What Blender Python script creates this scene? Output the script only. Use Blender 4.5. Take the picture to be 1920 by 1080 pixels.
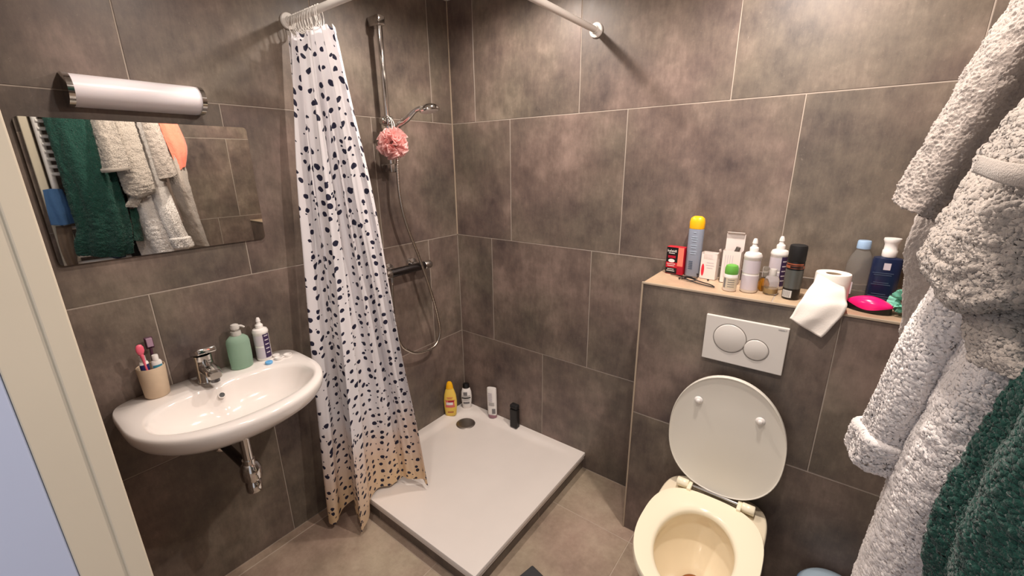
import bpy, bmesh, math, random
import numpy as np
from mathutils import Vector, Matrix, noise

for o in list(bpy.data.objects):
    bpy.data.objects.remove(o, do_unlink=True)
scene = bpy.context.scene
COL = scene.collection
PI = math.pi
RND = random.Random(7)

# ---------------------------------------------------------------- camera
CAM = Vector((1.7358, -1.7642, 1.5973))
YAW, PITCH, ROLL, FPX = -0.64998, -0.28854, -0.01153, 793.4
fw = Vector((math.cos(PITCH) * math.sin(YAW), math.cos(PITCH) * math.cos(YAW), math.sin(PITCH)))
r0 = Vector((math.cos(YAW), -math.sin(YAW), 0))
u0 = r0.cross(fw)
rt = math.cos(ROLL) * r0 + math.sin(ROLL) * u0
up = -math.sin(ROLL) * r0 + math.cos(ROLL) * u0
cd = bpy.data.cameras.new('camera')
cam = bpy.data.objects.new('camera', cd)
COL.objects.link(cam)
cam.matrix_world = Matrix(((rt.x, up.x, -fw.x, CAM.x), (rt.y, up.y, -fw.y, CAM.y),
                           (rt.z, up.z, -fw.z, CAM.z), (0, 0, 0, 1)))
cd.sensor_width = 36.0
cd.lens = 36.0 * FPX / 1920.0
cd.clip_start = 0.01
scene.camera = cam

# ---------------------------------------------------------------- world, lights, exposure
CEIL = 2.38
XR = 2.2          # right wall
YF = -1.69        # front wall (with the doorway), room side
world = bpy.data.worlds.new('world')
scene.world = world
world.use_nodes = True
bg = world.node_tree.nodes['Background']
bg.inputs[0].default_value = (0.92, 0.93, 1.0, 1)
bg.inputs[1].default_value = 0.40
scene.view_settings.view_transform = 'Standard'
scene.view_settings.look = 'None'
scene.view_settings.gamma = 1.0
scene.view_settings.use_curve_mapping = False
scene.view_settings.exposure = 0.72
scene.cycles.caustics_reflective = False

LIGHT_SPOTS = [(0.57, -0.42, 25), (1.56, -0.50, 42), (0.62, -1.22, 13), (1.60, -1.12, 19)]
LIGHT_COL = (1.0, 0.875, 0.78)


def L(h):
    def f(c):
        c = c / 255.0
        return c / 12.92 if c <= 0.04045 else ((c + 0.055) / 1.055) ** 2.4
    return (f(h[0]), f(h[1]), f(h[2]), 1.0)


# ---------------------------------------------------------------- materials
def mat(name, rgb, rough=0.5, metal=0.0, spec=0.5, var=0.0, vscale=30.0, bump=0.0, bscale=200.0,
        trans=0.0, ior=1.45, sheen=0.0, coat=0.0, sss=0.0, emit=None, alpha=None, tv=0.0):
    m = bpy.data.materials.new(name)
    m.use_nodes = True
    nt = m.node_tree
    b = nt.nodes['Principled BSDF']
    b.inputs['Base Color'].default_value = L(rgb)
    b.inputs['Roughness'].default_value = rough
    b.inputs['Metallic'].default_value = metal
    b.inputs['Specular IOR Level'].default_value = spec
    b.inputs['IOR'].default_value = ior
    b.inputs['Transmission Weight'].default_value = trans
    b.inputs['Coat Weight'].default_value = coat
    b.inputs['Sheen Weight'].default_value = sheen
    if sss:
        b.inputs['Subsurface Weight'].default_value = sss
        b.inputs['Subsurface Radius'].default_value = (0.01, 0.008, 0.006)
    tc = nt.nodes.new('ShaderNodeTexCoord')
    if var or tv:
        n = nt.nodes.new('ShaderNodeTexNoise')
        n.inputs['Scale'].default_value = vscale
        n.inputs['Detail'].default_value = 5
        nt.links.new(tc.outputs['Object'], n.inputs['Vector'])
        mx = nt.nodes.new('ShaderNodeMix')
        mx.data_type = 'RGBA'
        c = L(rgb)
        mx.inputs[6].default_value = (c[0] * (1 - var), c[1] * (1 - var), c[2] * (1 - var), 1)
        mx.inputs[7].default_value = (min(1, c[0] * (1 + var)), min(1, c[1] * (1 + var)), min(1, c[2] * (1 + var)), 1)
        nt.links.new(n.outputs['Fac'], mx.inputs[0])
        nt.links.new(mx.outputs[2], b.inputs['Base Color'])
    if bump:
        n2 = nt.nodes.new('ShaderNodeTexNoise')
        n2.inputs['Scale'].default_value = bscale
        n2.inputs['Detail'].default_value = 3
        nt.links.new(tc.outputs['Object'], n2.inputs['Vector'])
        bp = nt.nodes.new('ShaderNodeBump')
        bp.inputs['Strength'].default_value = bump
        bp.inputs['Distance'].default_value = 0.002
        nt.links.new(n2.outputs['Fac'], bp.inputs['Height'])
        nt.links.new(bp.outputs['Normal'], b.inputs['Normal'])
    return m


def tile_mat(name, dark, mid, light, rough=0.42, seed=0.0):
    """matt concrete-look porcelain: cloudy patches, streaks, fine scratches; each tile its own cut of it"""
    m = bpy.data.materials.new(name)
    m.use_nodes = True
    nt = m.node_tree
    N, K = nt.nodes, nt.links
    b = N['Principled BSDF']
    tc = N.new('ShaderNodeTexCoord')
    oi = N.new('ShaderNodeObjectInfo')
    mul = N.new('ShaderNodeMath'); mul.operation = 'MULTIPLY'; mul.inputs[1].default_value = 37.0
    K.new(oi.outputs['Random'], mul.inputs[0])
    add = N.new('ShaderNodeVectorMath'); add.operation = 'ADD'
    K.new(tc.outputs['Object'], add.inputs[0])
    K.new(mul.outputs[0], add.inputs[1])

    def nz(scale, detail, rgh=0.6, dist=0.0, src=None):
        n = N.new('ShaderNodeTexNoise')
        n.inputs['Scale'].default_value = scale
        n.inputs['Detail'].default_value = detail
        n.inputs['Roughness'].default_value = rgh
        n.inputs['Distortion'].default_value = dist
        K.new((src or add).outputs[0], n.inputs['Vector'])
        return n
    n1 = nz(3.4, 3, 0.5)
    n2 = nz(13, 9, 0.66)
    stv = N.new('ShaderNodeVectorMath'); stv.operation = 'MULTIPLY'; stv.inputs[1].default_value = (1.0, 1.0, 0.28)
    K.new(add.outputs[0], stv.inputs[0])
    n3 = nz(52, 7, 0.78, 0.0, stv)
    r1 = N.new('ShaderNodeValToRGB')
    e = r1.color_ramp.elements
    e[0].position = 0.36; e[0].color = L(dark)
    e[1].position = 0.68; e[1].color = L(light)
    x = r1.color_ramp.elements.new(0.51); x.color = L(mid)
    a1 = N.new('ShaderNodeMath'); a1.operation = 'MULTIPLY_ADD'; a1.inputs[1].default_value = 0.30
    K.new(n2.outputs['Fac'], a1.inputs[0])
    h1 = N.new('ShaderNodeMath'); h1.operation = 'MULTIPLY'; h1.inputs[1].default_value = 0.48
    K.new(n1.outputs['Fac'], h1.inputs[0]); K.new(h1.outputs[0], a1.inputs[2])
    a2 = N.new('ShaderNodeMath'); a2.operation = 'MULTIPLY_ADD'; a2.inputs[1].default_value = 0.22
    K.new(n3.outputs['Fac'], a2.inputs[0]); K.new(a1.outputs[0], a2.inputs[2])
    K.new(a2.outputs[0], r1.inputs[0])
    # slow hue drift: rosy and olive patches
    n4 = nz(2.3, 3, 0.5)
    hr = N.new('ShaderNodeValToRGB')
    hr.color_ramp.elements[0].position = 0.36; hr.color_ramp.elements[0].color = (0.97, 1.0, 0.93, 1)
    hr.color_ramp.elements[1].position = 0.64; hr.color_ramp.elements[1].color = (1.06, 0.97, 0.98, 1)
    K.new(n4.outputs['Fac'], hr.inputs[0])
    mx = N.new('ShaderNodeMix'); mx.data_type = 'RGBA'; mx.blend_type = 'MULTIPLY'; mx.inputs[0].default_value = 1.0
    K.new(r1.outputs[0], mx.inputs[6]); K.new(hr.outputs[0], mx.inputs[7])
    # pale scuffs
    n5 = nz(85, 4, 0.8, 1.5)
    sr = N.new('ShaderNodeValToRGB')
    sr.color_ramp.elements[0].position = 0.62; sr.color_ramp.elements[0].color = (0, 0, 0, 1)
    sr.color_ramp.elements[1].position = 0.80; sr.color_ramp.elements[1].color = (0.35, 0.35, 0.35, 1)
    K.new(n5.outputs['Fac'], sr.inputs[0])
    mx2 = N.new('ShaderNodeMix'); mx2.data_type = 'RGBA'
    K.new(sr.outputs[0], mx2.inputs[0]); K.new(mx.outputs[2], mx2.inputs[6])
    mx2.inputs[7].default_value = L((190, 178, 165))
    K.new(mx2.outputs[2], b.inputs['Base Color'])
    rr = N.new('ShaderNodeMapRange')
    rr.inputs['To Min'].default_value = rough - 0.08
    rr.inputs['To Max'].default_value = rough + 0.14
    K.new(n2.outputs['Fac'], rr.inputs['Value'])
    K.new(rr.outputs[0], b.inputs['Roughness'])
    bp = N.new('ShaderNodeBump'); bp.inputs['Strength'].default_value = 0.12; bp.inputs['Distance'].default_value = 0.001
    K.new(n3.outputs['Fac'], bp.inputs['Height']); K.new(bp.outputs[0], b.inputs['Normal'])
    return m


M = {}
M['tile'] = tile_mat('wall_tile', (74, 66, 64), (109, 98, 90), (148, 134, 123))
M['ftile'] = tile_mat('floor_tile', (138, 121, 108), (168, 150, 134), (194, 177, 160), 0.45)
M['ledge'] = tile_mat('ledge_tile_lit', (162, 142, 118), (186, 164, 138), (204, 184, 158), 0.45)  # warmer and lighter: the overhead spot's light is put into the colour
M['grout'] = mat('grout', (168, 157, 146), 0.85, var=0.12, vscale=25)
M['fgrout'] = mat('floor_grout', (188, 172, 156), 0.85, var=0.15, vscale=25)
M['trim'] = mat('edge_trim', (176, 160, 140), 0.5)
M['ceil'] = mat('ceiling_paint', (236, 234, 230), 0.85, var=0.02, vscale=4)
M['cream'] = mat('cream_paint', (218, 207, 186), 0.45, var=0.04, vscale=5, bump=0.05, bscale=30)
M['door_bluelit'] = mat('white_door_bluelit', (196, 206, 232), 0.5, var=0.02, vscale=6)  # white door; the bluish hall daylight on it is put into the colour
M['ceramic'] = mat('ceramic', (240, 234, 229), 0.12, coat=0.3, var=0.015, vscale=6)
M['acrylic'] = mat('tray_acrylic', (236, 229, 223), 0.28, var=0.035, vscale=9)
M['chrome'] = mat('chrome', (205, 203, 200), 0.09, 1.0)
M['steel'] = mat('brushed_steel', (150, 142, 136), 0.42, 1.0, var=0.1, vscale=60)
M['darkchrome'] = mat('graphite_chrome', (92, 90, 92), 0.22, 1.0)
M['mirror'] = mat('mirror_silver', (226, 226, 220), 0.012, 1.0)
M['mirror_edge'] = mat('mirror_edge', (58, 66, 62), 0.2)
M['opal'] = mat('opal_plastic', (246, 240, 244), 0.32, sss=0.15)
M['white'] = mat('white_plastic', (238, 234, 230), 0.3)
M['softwhite'] = mat('white_matt', (236, 232, 226), 0.6)
M['seat'] = mat('seat_plastic', (250, 241, 215), 0.22, coat=0.2)
M['lid'] = mat('lid_plastic', (226, 222, 212), 0.25, coat=0.2)
M['bowl'] = mat('bowl_ceramic', (246, 234, 208), 0.14, coat=0.3, var=0.05, vscale=12)
M['limescale'] = mat('bowl_stain', (120, 76, 44), 0.2, var=0.3, vscale=40)
M['black'] = mat('black_plastic', (22, 21, 22), 0.35)
M['matblack'] = mat('black_matt', (26, 25, 26), 0.65)
M['plate'] = mat('flush_plate_plastic', (222, 218, 212), 0.3)
M['groove'] = mat('groove_grey', (128, 122, 116), 0.5)
M['greyprint'] = mat('grey_print', (120, 118, 120), 0.6)


def terry(name, rgb, var=0.12, sheen=0.4):
    return mat(name, rgb, 0.95, spec=0.15, var=var, vscale=260, bump=0.7, bscale=520, sheen=sheen)


M['terry_grey'] = terry('grey_terry', (172, 162, 153))
M['terry_grey2'] = terry('warm_grey_terry', (172, 161, 153))
M['terry_white'] = terry('white_terry', (236, 229, 225), 0.06)
M['terry_green'] = terry('green_terry', (26, 64, 56), 0.3, 0.25)
M['coral'] = mat('coral_cloth', (242, 128, 104), 0.9, var=0.1, vscale=60, sheen=0.3, bump=0.3)
M['blue_cloth'] = mat('blue_cloth', (58, 92, 134), 0.9, var=0.12, vscale=80, bump=0.3)
M['navy_cloth'] = mat('navy_cloth', (34, 46, 72), 0.9, var=0.12, vscale=80, bump=0.3)
M['black_cloth'] = mat('black_cloth', (24, 23, 24), 0.95, var=0.15, vscale=80)
M['brown_cloth'] = mat('brown_cloth', (98, 82, 70), 0.95, var=0.12, vscale=80)


# ---------------------------------------------------------------- mesh helpers
def link(name, me, m=None, parent=None, smooth=False, loc=None):
    o = bpy.data.objects.new(name, me)
    COL.objects.link(o)
    if m is not None and len(me.materials) == 0:
        for mm in (m if isinstance(m, (list, tuple)) else [m]):
            me.materials.append(M[mm] if isinstance(mm, str) else mm)
    if smooth:
        for p in me.polygons:
            p.use_smooth = True
    if parent is not None:
        o.parent = parent
    if loc is not None:
        o.location = loc
    return o


def from_bm(name, bm, m, parent=None, smooth=False, loc=None):
    me = bpy.data.meshes.new(name)
    bmesh.ops.recalc_face_normals(bm, faces=bm.faces)
    bm.to_mesh(me)
    bm.free()
    return link(name, me, m, parent, smooth, loc)


def pydata(name, v, f, m, parent=None, smooth=True, loc=None, recalc=True):
    me = bpy.data.meshes.new(name)
    me.from_pydata([tuple(map(float, p)) for p in v], [], f)
    if recalc:
        bm = bmesh.new(); bm.from_mesh(me)
        bmesh.ops.recalc_face_normals(bm, faces=bm.faces)
        bm.to_mesh(me); bm.free()
    me.update()
    return link(name, me, m, parent, smooth, loc)


def add_box(bm, lo, hi, bevel=0.0, seg=2):
    r = bmesh.ops.create_cube(bm, size=1.0)
    vs = r['verts']
    c = [(lo[i] + hi[i]) / 2 for i in range(3)]
    s = [abs(hi[i] - lo[i]) for i in range(3)]
    for v in vs:
        v.co = Vector((c[0] + v.co.x * s[0], c[1] + v.co.y * s[1], c[2] + v.co.z * s[2]))
    if bevel > 0:
        es = list({e for v in vs for e in v.link_edges})
        bmesh.ops.bevel(bm, geom=es, offset=bevel, segments=seg, affect='EDGES', profile=0.5)


def box(name, lo, hi, m, parent=None, bevel=0.0, seg=2, smooth=False, loc=None):
    bm = bmesh.new()
    add_box(bm, lo, hi, bevel, seg)
    return from_bm(name, bm, m, parent, smooth, loc)


def lathe_data(prof, seg=32, sx=1.0, sy=1.0, axis='Z', origin=(0, 0, 0), offs=None, n=2.0):
    """prof: list of (r, z). superellipse exponent n"""
    v, f, rings = [], [], []
    for k, (r, z) in enumerate(prof):
        ox, oy = (offs[k] if offs else (0, 0))
        if r < 1e-6:
            rings.append([len(v)]); v.append((ox, oy, z)); continue
        ring = []
        for i in range(seg):
            a = 2 * PI * i / seg
            c, s = math.cos(a), math.sin(a)
            cx = math.copysign(abs(c) ** (2 / n), c); sy_ = math.copysign(abs(s) ** (2 / n), s)
            ring.append(len(v)); v.append((ox + r * sx * cx, oy + r * sy * sy_, z))
        rings.append(ring)
    for a, b in zip(rings[:-1], rings[1:]):
        if len(a) == 1 and len(b) == 1:
            continue
        for i in range(seg):
            j = (i + 1) % seg
            if len(a) == 1:
                f.append((a[0], b[i], b[j]))
            elif len(b) == 1:
                f.append((a[i], a[j], b[0]))
            else:
                f.append((a[i], a[j], b[j], b[i]))
    out = []
    for p in v:
        if axis == 'Z': q = p
        elif axis == 'X': q = (p[2], p[0], p[1])
        else: q = (p[0], p[2], p[1])
        out.append((q[0] + origin[0], q[1] + origin[1], q[2] + origin[2]))
    return out, f


def lathe(name, prof, m, parent=None, seg=32, sx=1.0, sy=1.0, axis='Z', origin=(0, 0, 0), n=2.0, smooth=True, loc=None, offs=None):
    v, f = lathe_data(prof, seg, sx, sy, axis, origin, offs, n)
    o = pydata(name, v, f, m, parent, smooth, loc)
    if smooth:
        autosmooth(o)
    return o


def autosmooth(o, ang=40):
    me = o.data
    bm = bmesh.new(); bm.from_mesh(me)
    lim = math.radians(ang)
    for e in bm.edges:
        if len(e.link_faces) == 2:
            e.smooth = e.calc_face_angle(0) < lim
    bm.to_mesh(me); bm.free()


def catmull(P, t):
    """P: array (n,...) sampled at t in [0,1]"""
    n = len(P)
    x = t * (n - 1)
    i = min(int(x), n - 2)
    u = x - i
    p1, p2 = P[i], P[i + 1]
    p0 = P[i - 1] if i > 0 else 2 * p1 - p2
    p3 = P[i + 2] if i + 2 < n else 2 * p2 - p1
    return 0.5 * ((2 * p1) + (p2 - p0) * u + (2 * p0 - 5 * p1 + 4 * p2 - p3) * u * u + (3 * p1 - p0 - 3 * p2 + p3) * u ** 3)


def path(pts, n):
    P = np.array(pts, float)
    return [catmull(P, i / (n - 1)) for i in range(n)]


def tube_data(pts, r, seg=12, cap=True):
    pts = [Vector(p) for p in pts]
    rad = r if isinstance(r, (list, tuple, np.ndarray)) else [r] * len(pts)
    v, f = [], []
    T = []
    for i in range(len(pts)):
        a = pts[max(0, i - 1)]; b = pts[min(len(pts) - 1, i + 1)]
        T.append((b - a).normalized())
    ref = Vector((0, 0, 1)) if abs(T[0].z) < 0.9 else Vector((1, 0, 0))
    nrm = T[0].cross(ref).normalized()
    for i, p in enumerate(pts):
        nrm = (nrm - T[i] * nrm.dot(T[i])).normalized()
        bi = T[i].cross(nrm)
        for k in range(seg):
            a = 2 * PI * k / seg
            q = p + (nrm * math.cos(a) + bi * math.sin(a)) * float(rad[i])
            v.append(q)
    for i in range(len(pts) - 1):
        for k in range(seg):
            j = (k + 1) % seg
            f.append((i * seg + k, i * seg + j, (i + 1) * seg + j, (i + 1) * seg + k))
    if cap:
        f.append(tuple(range(seg - 1, -1, -1)))
        f.append(tuple(range((len(pts) - 1) * seg, len(pts) * seg)))
    return v, f


def tube(name, pts, r, m, parent=None, seg=12, loc=None):
    v, f = tube_data(pts, r, seg)
    o = pydata(name, v, f, m, parent, True, loc)
    autosmooth(o, 50)
    return o


def merge(parts):
    V, F = [], []
    for v, f in parts:
        k = len(V)
        V += [tuple(p) for p in v]
        F += [tuple(i + k for i in q) for q in f]
    return V, F


def empty(name, loc=(0, 0, 0)):
    o = bpy.data.objects.new(name, None)
    o.empty_display_size = 0.05
    COL.objects.link(o)
    o.location = loc
    return o


def tag(o, label, cat, group=None):
    o['label'] = label
    o['category'] = cat
    if group:
        o['group'] = group
    return o


def struct(o, label=None):
    o['kind'] = 'structure'
    if label:
        o['label'] = label
    return o


def text_mesh(name, s, size, m, parent, mw, ext=0.0002, align='LEFT'):
    cu = bpy.data.curves.new(name, 'FONT')
    cu.body = s
    cu.size = size
    cu.extrude = ext
    cu.align_x = align
    tmp = bpy.data.objects.new(name + '_tmp', cu)
    COL.objects.link(tmp)
    dg = bpy.context.evaluated_depsgraph_get()
    me = bpy.data.meshes.new_from_object(tmp.evaluated_get(dg))
    bpy.data.objects.remove(tmp, do_unlink=True)
    me.transform(mw)
    me.materials.clear()
    return link(name, me, m, parent)


def frame_mat(o, x, z):
    """matrix with local x axis -> x, local y (text up) -> z"""
    x = Vector(x).normalized(); z = Vector(z).normalized()
    n = x.cross(z)
    return Matrix(((x.x, z.x, n.x, o[0]), (x.y, z.y, n.y, o[1]), (x.z, z.z, n.z, o[2]), (0, 0, 0, 1)))


# ---------------------------------------------------------------- the room shell
GAP = 0.0016      # half a grout joint
TH = 0.008
tile_cache = {}


def tile_mesh(w, h, axis, m):
    key = (round(w, 3), round(h, 3), axis, m)
    if key in tile_cache:
        return tile_cache[key]
    bm = bmesh.new()
    if axis == 'X':
        add_box(bm, (-TH, -w / 2, -h / 2), (0, w / 2, h / 2), 0.0012, 1)
    elif axis == 'Y':
        add_box(bm, (-w / 2, -TH, -h / 2), (w / 2, 0, h / 2), 0.0012, 1)
    else:
        add_box(bm, (-w / 2, -h / 2, -TH), (w / 2, h / 2, 0), 0.0012, 1)
    me = bpy.data.meshes.new('tile')
    bmesh.ops.recalc_face_normals(bm, faces=bm.faces)
    bm.to_mesh(me); bm.free()
    me.materials.append(M[m])
    tile_cache[key] = me
    return me


def put_tile(parent, a0, a1, b0, b1, axis, level, m='tile', sign=1):
    """axis: face normal axis; level: plane of the tile face; sign: which way the face looks"""
    w, h = a1 - a0 - 2 * GAP, b1 - b0 - 2 * GAP
    if w < 0.004 or h < 0.004:
        return
    me = tile_mesh(w, h, axis, m)
    o = bpy.data.objects.new('tile', me)
    COL.objects.link(o)
    ca, cb = (a0 + a1) / 2, (b0 + b1) / 2
    lv = level if sign > 0 else level + TH
    o.location = (lv, ca, cb) if axis == 'X' else ((ca, lv, cb) if axis == 'Y' else (ca, cb, lv))
    o.parent = parent


def tile_rows(parent, rows, lo, hi, axis, level, sign=1, m='tile', skip=None):
    """rows: (z0, z1, joint offset); tiles 0.6 wide along the wall from lo to hi"""
    for z0, z1, off in rows:
        js = [lo]
        k = math.ceil((lo - off) / 0.603 + 1e-3)
        while off + k * 0.603 < hi - 0.01:
            if off + k * 0.603 > lo + 0.01:
                js.append(off + k * 0.603)
            k += 1
        js.append(hi)
        for a, b in zip(js[:-1], js[1:]):
            if skip and skip(a, b, z0, z1):
                continue
            put_tile(parent, a, b, z0, z1, axis, level, m, sign)


# each wall: a slab of grout and mortar, tile faces 1.5 mm proud of it
PR = 0.0012
DJL, DJR = 0.80, 2.02        # doorway in the front wall
wl = struct(box('wall_left', (-0.12, YF - 0.0, -0.05), (-PR, 0.12, CEIL), 'grout'), 'brown concrete-look tiled wall behind the washbasin')
tile_rows(wl, [(0, 0.6, -1.143 + 1.206), (0.6, 1.2, -0.225), (1.2, 1.8, -0.515), (1.8, CEIL, -0.14)], YF, 0.0, 'X', 0.0, 1)
wb = struct(box('wall_back', (-0.0, PR, -0.05), (XR + 0.0, 0.12, CEIL), 'grout'), 'brown concrete-look tiled wall behind the shower and toilet')
tile_rows(wb, [(0, 0.6, 0.597), (0.6, 1.2, 0.258), (1.2, 1.8, 0.3935), (1.8, CEIL, 0.1697)], 0.0, XR, 'Y', 0.0, -1)
wr = struct(box('wall_right', (XR + PR, YF, -0.05), (XR + 0.12, 0.12, CEIL), 'grout'), 'brown tiled wall with the towel radiator')
tile_rows(wr, [(0, 0.6, -0.2), (0.6, 1.2, -0.47), (1.2, 1.8, -0.31), (1.8, CEIL, -0.1)], YF, 0.0, 'X', XR, -1)
# front wall with the doorway
bm = bmesh.new()
add_box(bm, (-0.12, YF - 0.085, -0.05), (DJL - 0.02, YF - PR, CEIL))
add_box(bm, (DJR + 0.02, YF - 0.085, -0.05), (XR + 0.12, YF - PR, CEIL))
add_box(bm, (DJL - 0.02, YF - 0.085, 2.12), (DJR + 0.02, YF - PR, CEIL))
wf = struct(from_bm('wall_front', bm, 'grout'), 'tiled wall around the doorway')
tile_rows(wf, [(0, 0.6, 0.3), (0.6, 1.2, 0.1), (1.2, 1.8, 0.5), (1.8, CEIL, 0.3)], 0.0, DJL - 0.02, 'Y', YF, 1)
tile_rows(wf, [(0, 0.6, 0.3), (0.6, 1.2, 0.1), (1.2, 1.8, 0.5), (1.8, CEIL, 0.3)], DJR + 0.02, XR, 'Y', YF, 1)

fl = struct(box('floor', (-0.12, -3.2, -0.12), (XR + 0.12, 0.12, -PR), 'fgrout'), 'brown tiled bathroom floor')
fx = [0.0, 0.045, 0.648, 1.251, 1.854, XR]
fy = [-3.2, -2.713, -2.11, -1.507, -0.904, -0.303, 0.0]
for i in range(len(fx) - 1):
    for j in range(len(fy) - 1):
        put_tile(fl, fx[i], fx[i + 1], fy[j], fy[j + 1], 'Z', 0.0, 'ftile')
struct(box('ceiling', (-0.12, YF - 0.1, CEIL), (XR + 0.12, 0.12, CEIL + 0.1), 'ceil'), 'white ceiling')

# cistern boxing behind the toilet with its ledge
BX, BY, BZ = 1.1975, -0.2387, 1.158
bm = bmesh.new()
add_box(bm, (BX + PR, BY + PR, 0), (XR, -0.0005, BZ - PR))
wc = struct(from_bm('wall_cistern', bm, 'grout'), 'tiled half-height boxing behind the toilet with a ledge on top')
tile_rows(wc, [(0, 0.6, 0.94), (0.6, BZ - 0.004, 1.2)], BX, XR, 'Y', BY, -1)
tile_rows(wc, [(0, 0.6, -0.9), (0.6, BZ - 0.004, -0.9)], BY + 0.008, 0.0, 'X', BX, -1)
for a, b in ((BX, 1.62), (1.62, XR)):
    put_tile(wc, a, b, BY, -0.001, 'Z', BZ, 'ledge')
struct(box('trim_1', (BX - 0.002, BY - 0.003, BZ - 0.006), (XR, BY + 0.005, BZ + 0.0012), 'trim', bevel=0.001), 'beige edge profile along the ledge')
struct(box('trim_2', (BX - 0.0025, BY - 0.0025, 0.0), (BX + 0.004, BY + 0.004, BZ - 0.006), 'trim', bevel=0.001), 'beige edge profile on the corner of the toilet boxing')
struct(box('trim_3', (0.0005, -0.005, 1.2), (0.005, -0.0005, CEIL), 'trim'), 'pale sealant line in the shower corner')

# door frame and open door leaf
fr = struct(empty('door_1', (0, 0, 0)), 'cream door frame with an open white door, bluish hall daylight in its colour')
bm = bmesh.new()
for s, x in ((1, DJL), (-1, DJR)):
    add_box(bm, (x - s * 0.035, YF - 0.028, 0.0), (x, YF + 0.003, 2.06), 0.0025, 2)
    add_box(bm, (x - s * 0.035, YF - 0.082, 0.0), (x - s * 0.004, YF - 0.020, 2.06), 0.002, 2)
add_box(bm, (DJL - 0.035, YF - 0.082, 2.06), (DJR + 0.035, YF + 0.003, 2.12), 0.0025, 2)
from_bm('door_frame', bm, 'cream', fr)
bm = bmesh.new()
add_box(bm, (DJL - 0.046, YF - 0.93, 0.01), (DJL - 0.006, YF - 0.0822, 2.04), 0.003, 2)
from_bm('door_leaf', bm, 'door_bluelit', fr)['label'] = 'white open door leaf with bluish hall daylight painted into its colour'

# recessed ceiling spots (the room's lamps)
for i, (x, y, pw) in enumerate(LIGHT_SPOTS):
    t = tag(empty('ceiling_spot', (x, y, CEIL)), 'round recessed ceiling spotlight ' + ['over the shower tray', 'over the toilet', 'in front of the washbasin', 'nearest the doorway and towels'][i], 'ceiling light', 'recessed ceiling spotlights')
    lathe('bezel', [(0.028, -0.002), (0.030, -0.006), (0.042, -0.004), (0.044, -0.0005), (0.028, -0.0005)], 'white', t, 28)
    ld = bpy.data.lights.new('spot_light', 'SPOT')
    ld.energy = pw
    ld.color = LIGHT_COL
    ld.spot_size = math.radians(165)
    ld.spot_blend = 0.6
    ld.shadow_soft_size = 0.026
    lo = bpy.data.objects.new('lamp_light', ld)
    COL.objects.link(lo)
    lo.parent = t
    lo.location = (0, 0, -0.012)

# ---------------------------------------------------------------- shower tray
TX, TY, TZ = 0.875, -0.885, 0.100
pl = struct(box('floor_plinth', (0.0, TY + 0.012, 0.0), (TX - 0.012, 0.0, 0.062), 'fgrout'), 'tiled plinth under the shower tray')
for a, b in ((0.0, 0.27), (0.27, TX - 0.008)):
    put_tile(pl, a, b, 0.002, 0.060, 'Y', TY + 0.0105, 'tile', -1)
for a, b in ((TY + 0.008, -0.43), (-0.43, 0.0)):
    w, h = b - a - 2 * GAP, 0.058 - 2 * GAP
    o = bpy.data.objects.new('tile', tile_mesh(w, h, 'X', 'tile')); COL.objects.link(o)
    o.location = (TX - 0.0105, (a + b) / 2, 0.031); o.parent = pl
tray = tag(empty('shower_tray', (TX / 2, TY / 2, 0.062)), 'square white acrylic shower tray in the tiled corner', 'shower tray')
nx = 70
v, f = [], []


def sst(a, b, x):
    t = max(0.0, min(1.0, (x - a) / (b - a)))
    return t * t * (3 - 2 * t)


def tray_z(x, y):
    d = -y
    # distance to the walls with a rounded inner corner
    R = 0.16
    dx, dy = x, d
    if dx < R + 0.05 and dy < R + 0.05:
        ex, ey = R + 0.05 - dx, R + 0.05 - dy
        dist = R + 0.05 - math.hypot(ex, ey)
    else:
        dist = min(dx, dy)
    e = min(TX - x, d and (-TY - d) if True else 0)
    z = TZ - 0.016 * sst(0.035, 0.075, dist) * sst(0.0, 0.30, min(TX - x, -TY - d))
    z -= 0.004 * sst(0.55, 0.0, math.hypot(x - 0.155, d - 0.165)) * sst(0.04, 0.08, dist)
    return z


xs = [0.0015 + (TX - 0.0015) * i / nx for i in range(nx + 1)]
ys = [-0.0015 + (TY + 0.0015) * j / nx for j in range(nx + 1)]
for j in range(nx + 1):
    for i in range(nx + 1):
        v.append((xs[i], ys[j], tray_z(xs[i], ys[j])))
for j in range(nx):
    for i in range(nx):
        a = j * (nx + 1) + i
        f.append((a, a + 1, a + nx + 2, a + nx + 1))
# skirt with a stepped lip
rim = [j * (nx + 1) + nx for j in range(nx + 1)] + [nx * (nx + 1) + i for i in range(nx - 1, -1, -1)]
rim = [i for i in range(nx + 1)][:0] + rim
prev = rim
for (dz, ins) in ((0.004, -0.0015), (0.016, -0.0015), (0.018, 0.004), (0.038, 0.004)):
    cur = []
    for idx in rim:
        x, y, z = v[idx]
        nxv = x - ins if x > TX - 1e-4 else x
        nyv = y + ins if y < TY + 1e-4 else y
        cur.append(len(v)); v.append((nxv, nyv, z - dz))
    for k in range(len(rim) - 1):
        f.append((prev[k], prev[k + 1], cur[k + 1], cur[k]))
    prev = cur
o = pydata('tray_body', [(p[0] - TX / 2, p[1] - TY / 2, p[2] - 0.062) for p in v], f, 'acrylic', tray)
autosmooth(o, 35)
DZ = tray_z(0.155, -0.165)
o = lathe('drain_cover', [(0.0, 0.0065), (0.040, 0.006), (0.052, 0.0045), (0.058, 0.0005), (0.058, -0.003)], 'steel', tray, 40,
          loc=(0.155 - TX / 2, -0.165 - TY / 2, DZ - 0.062))

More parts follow.
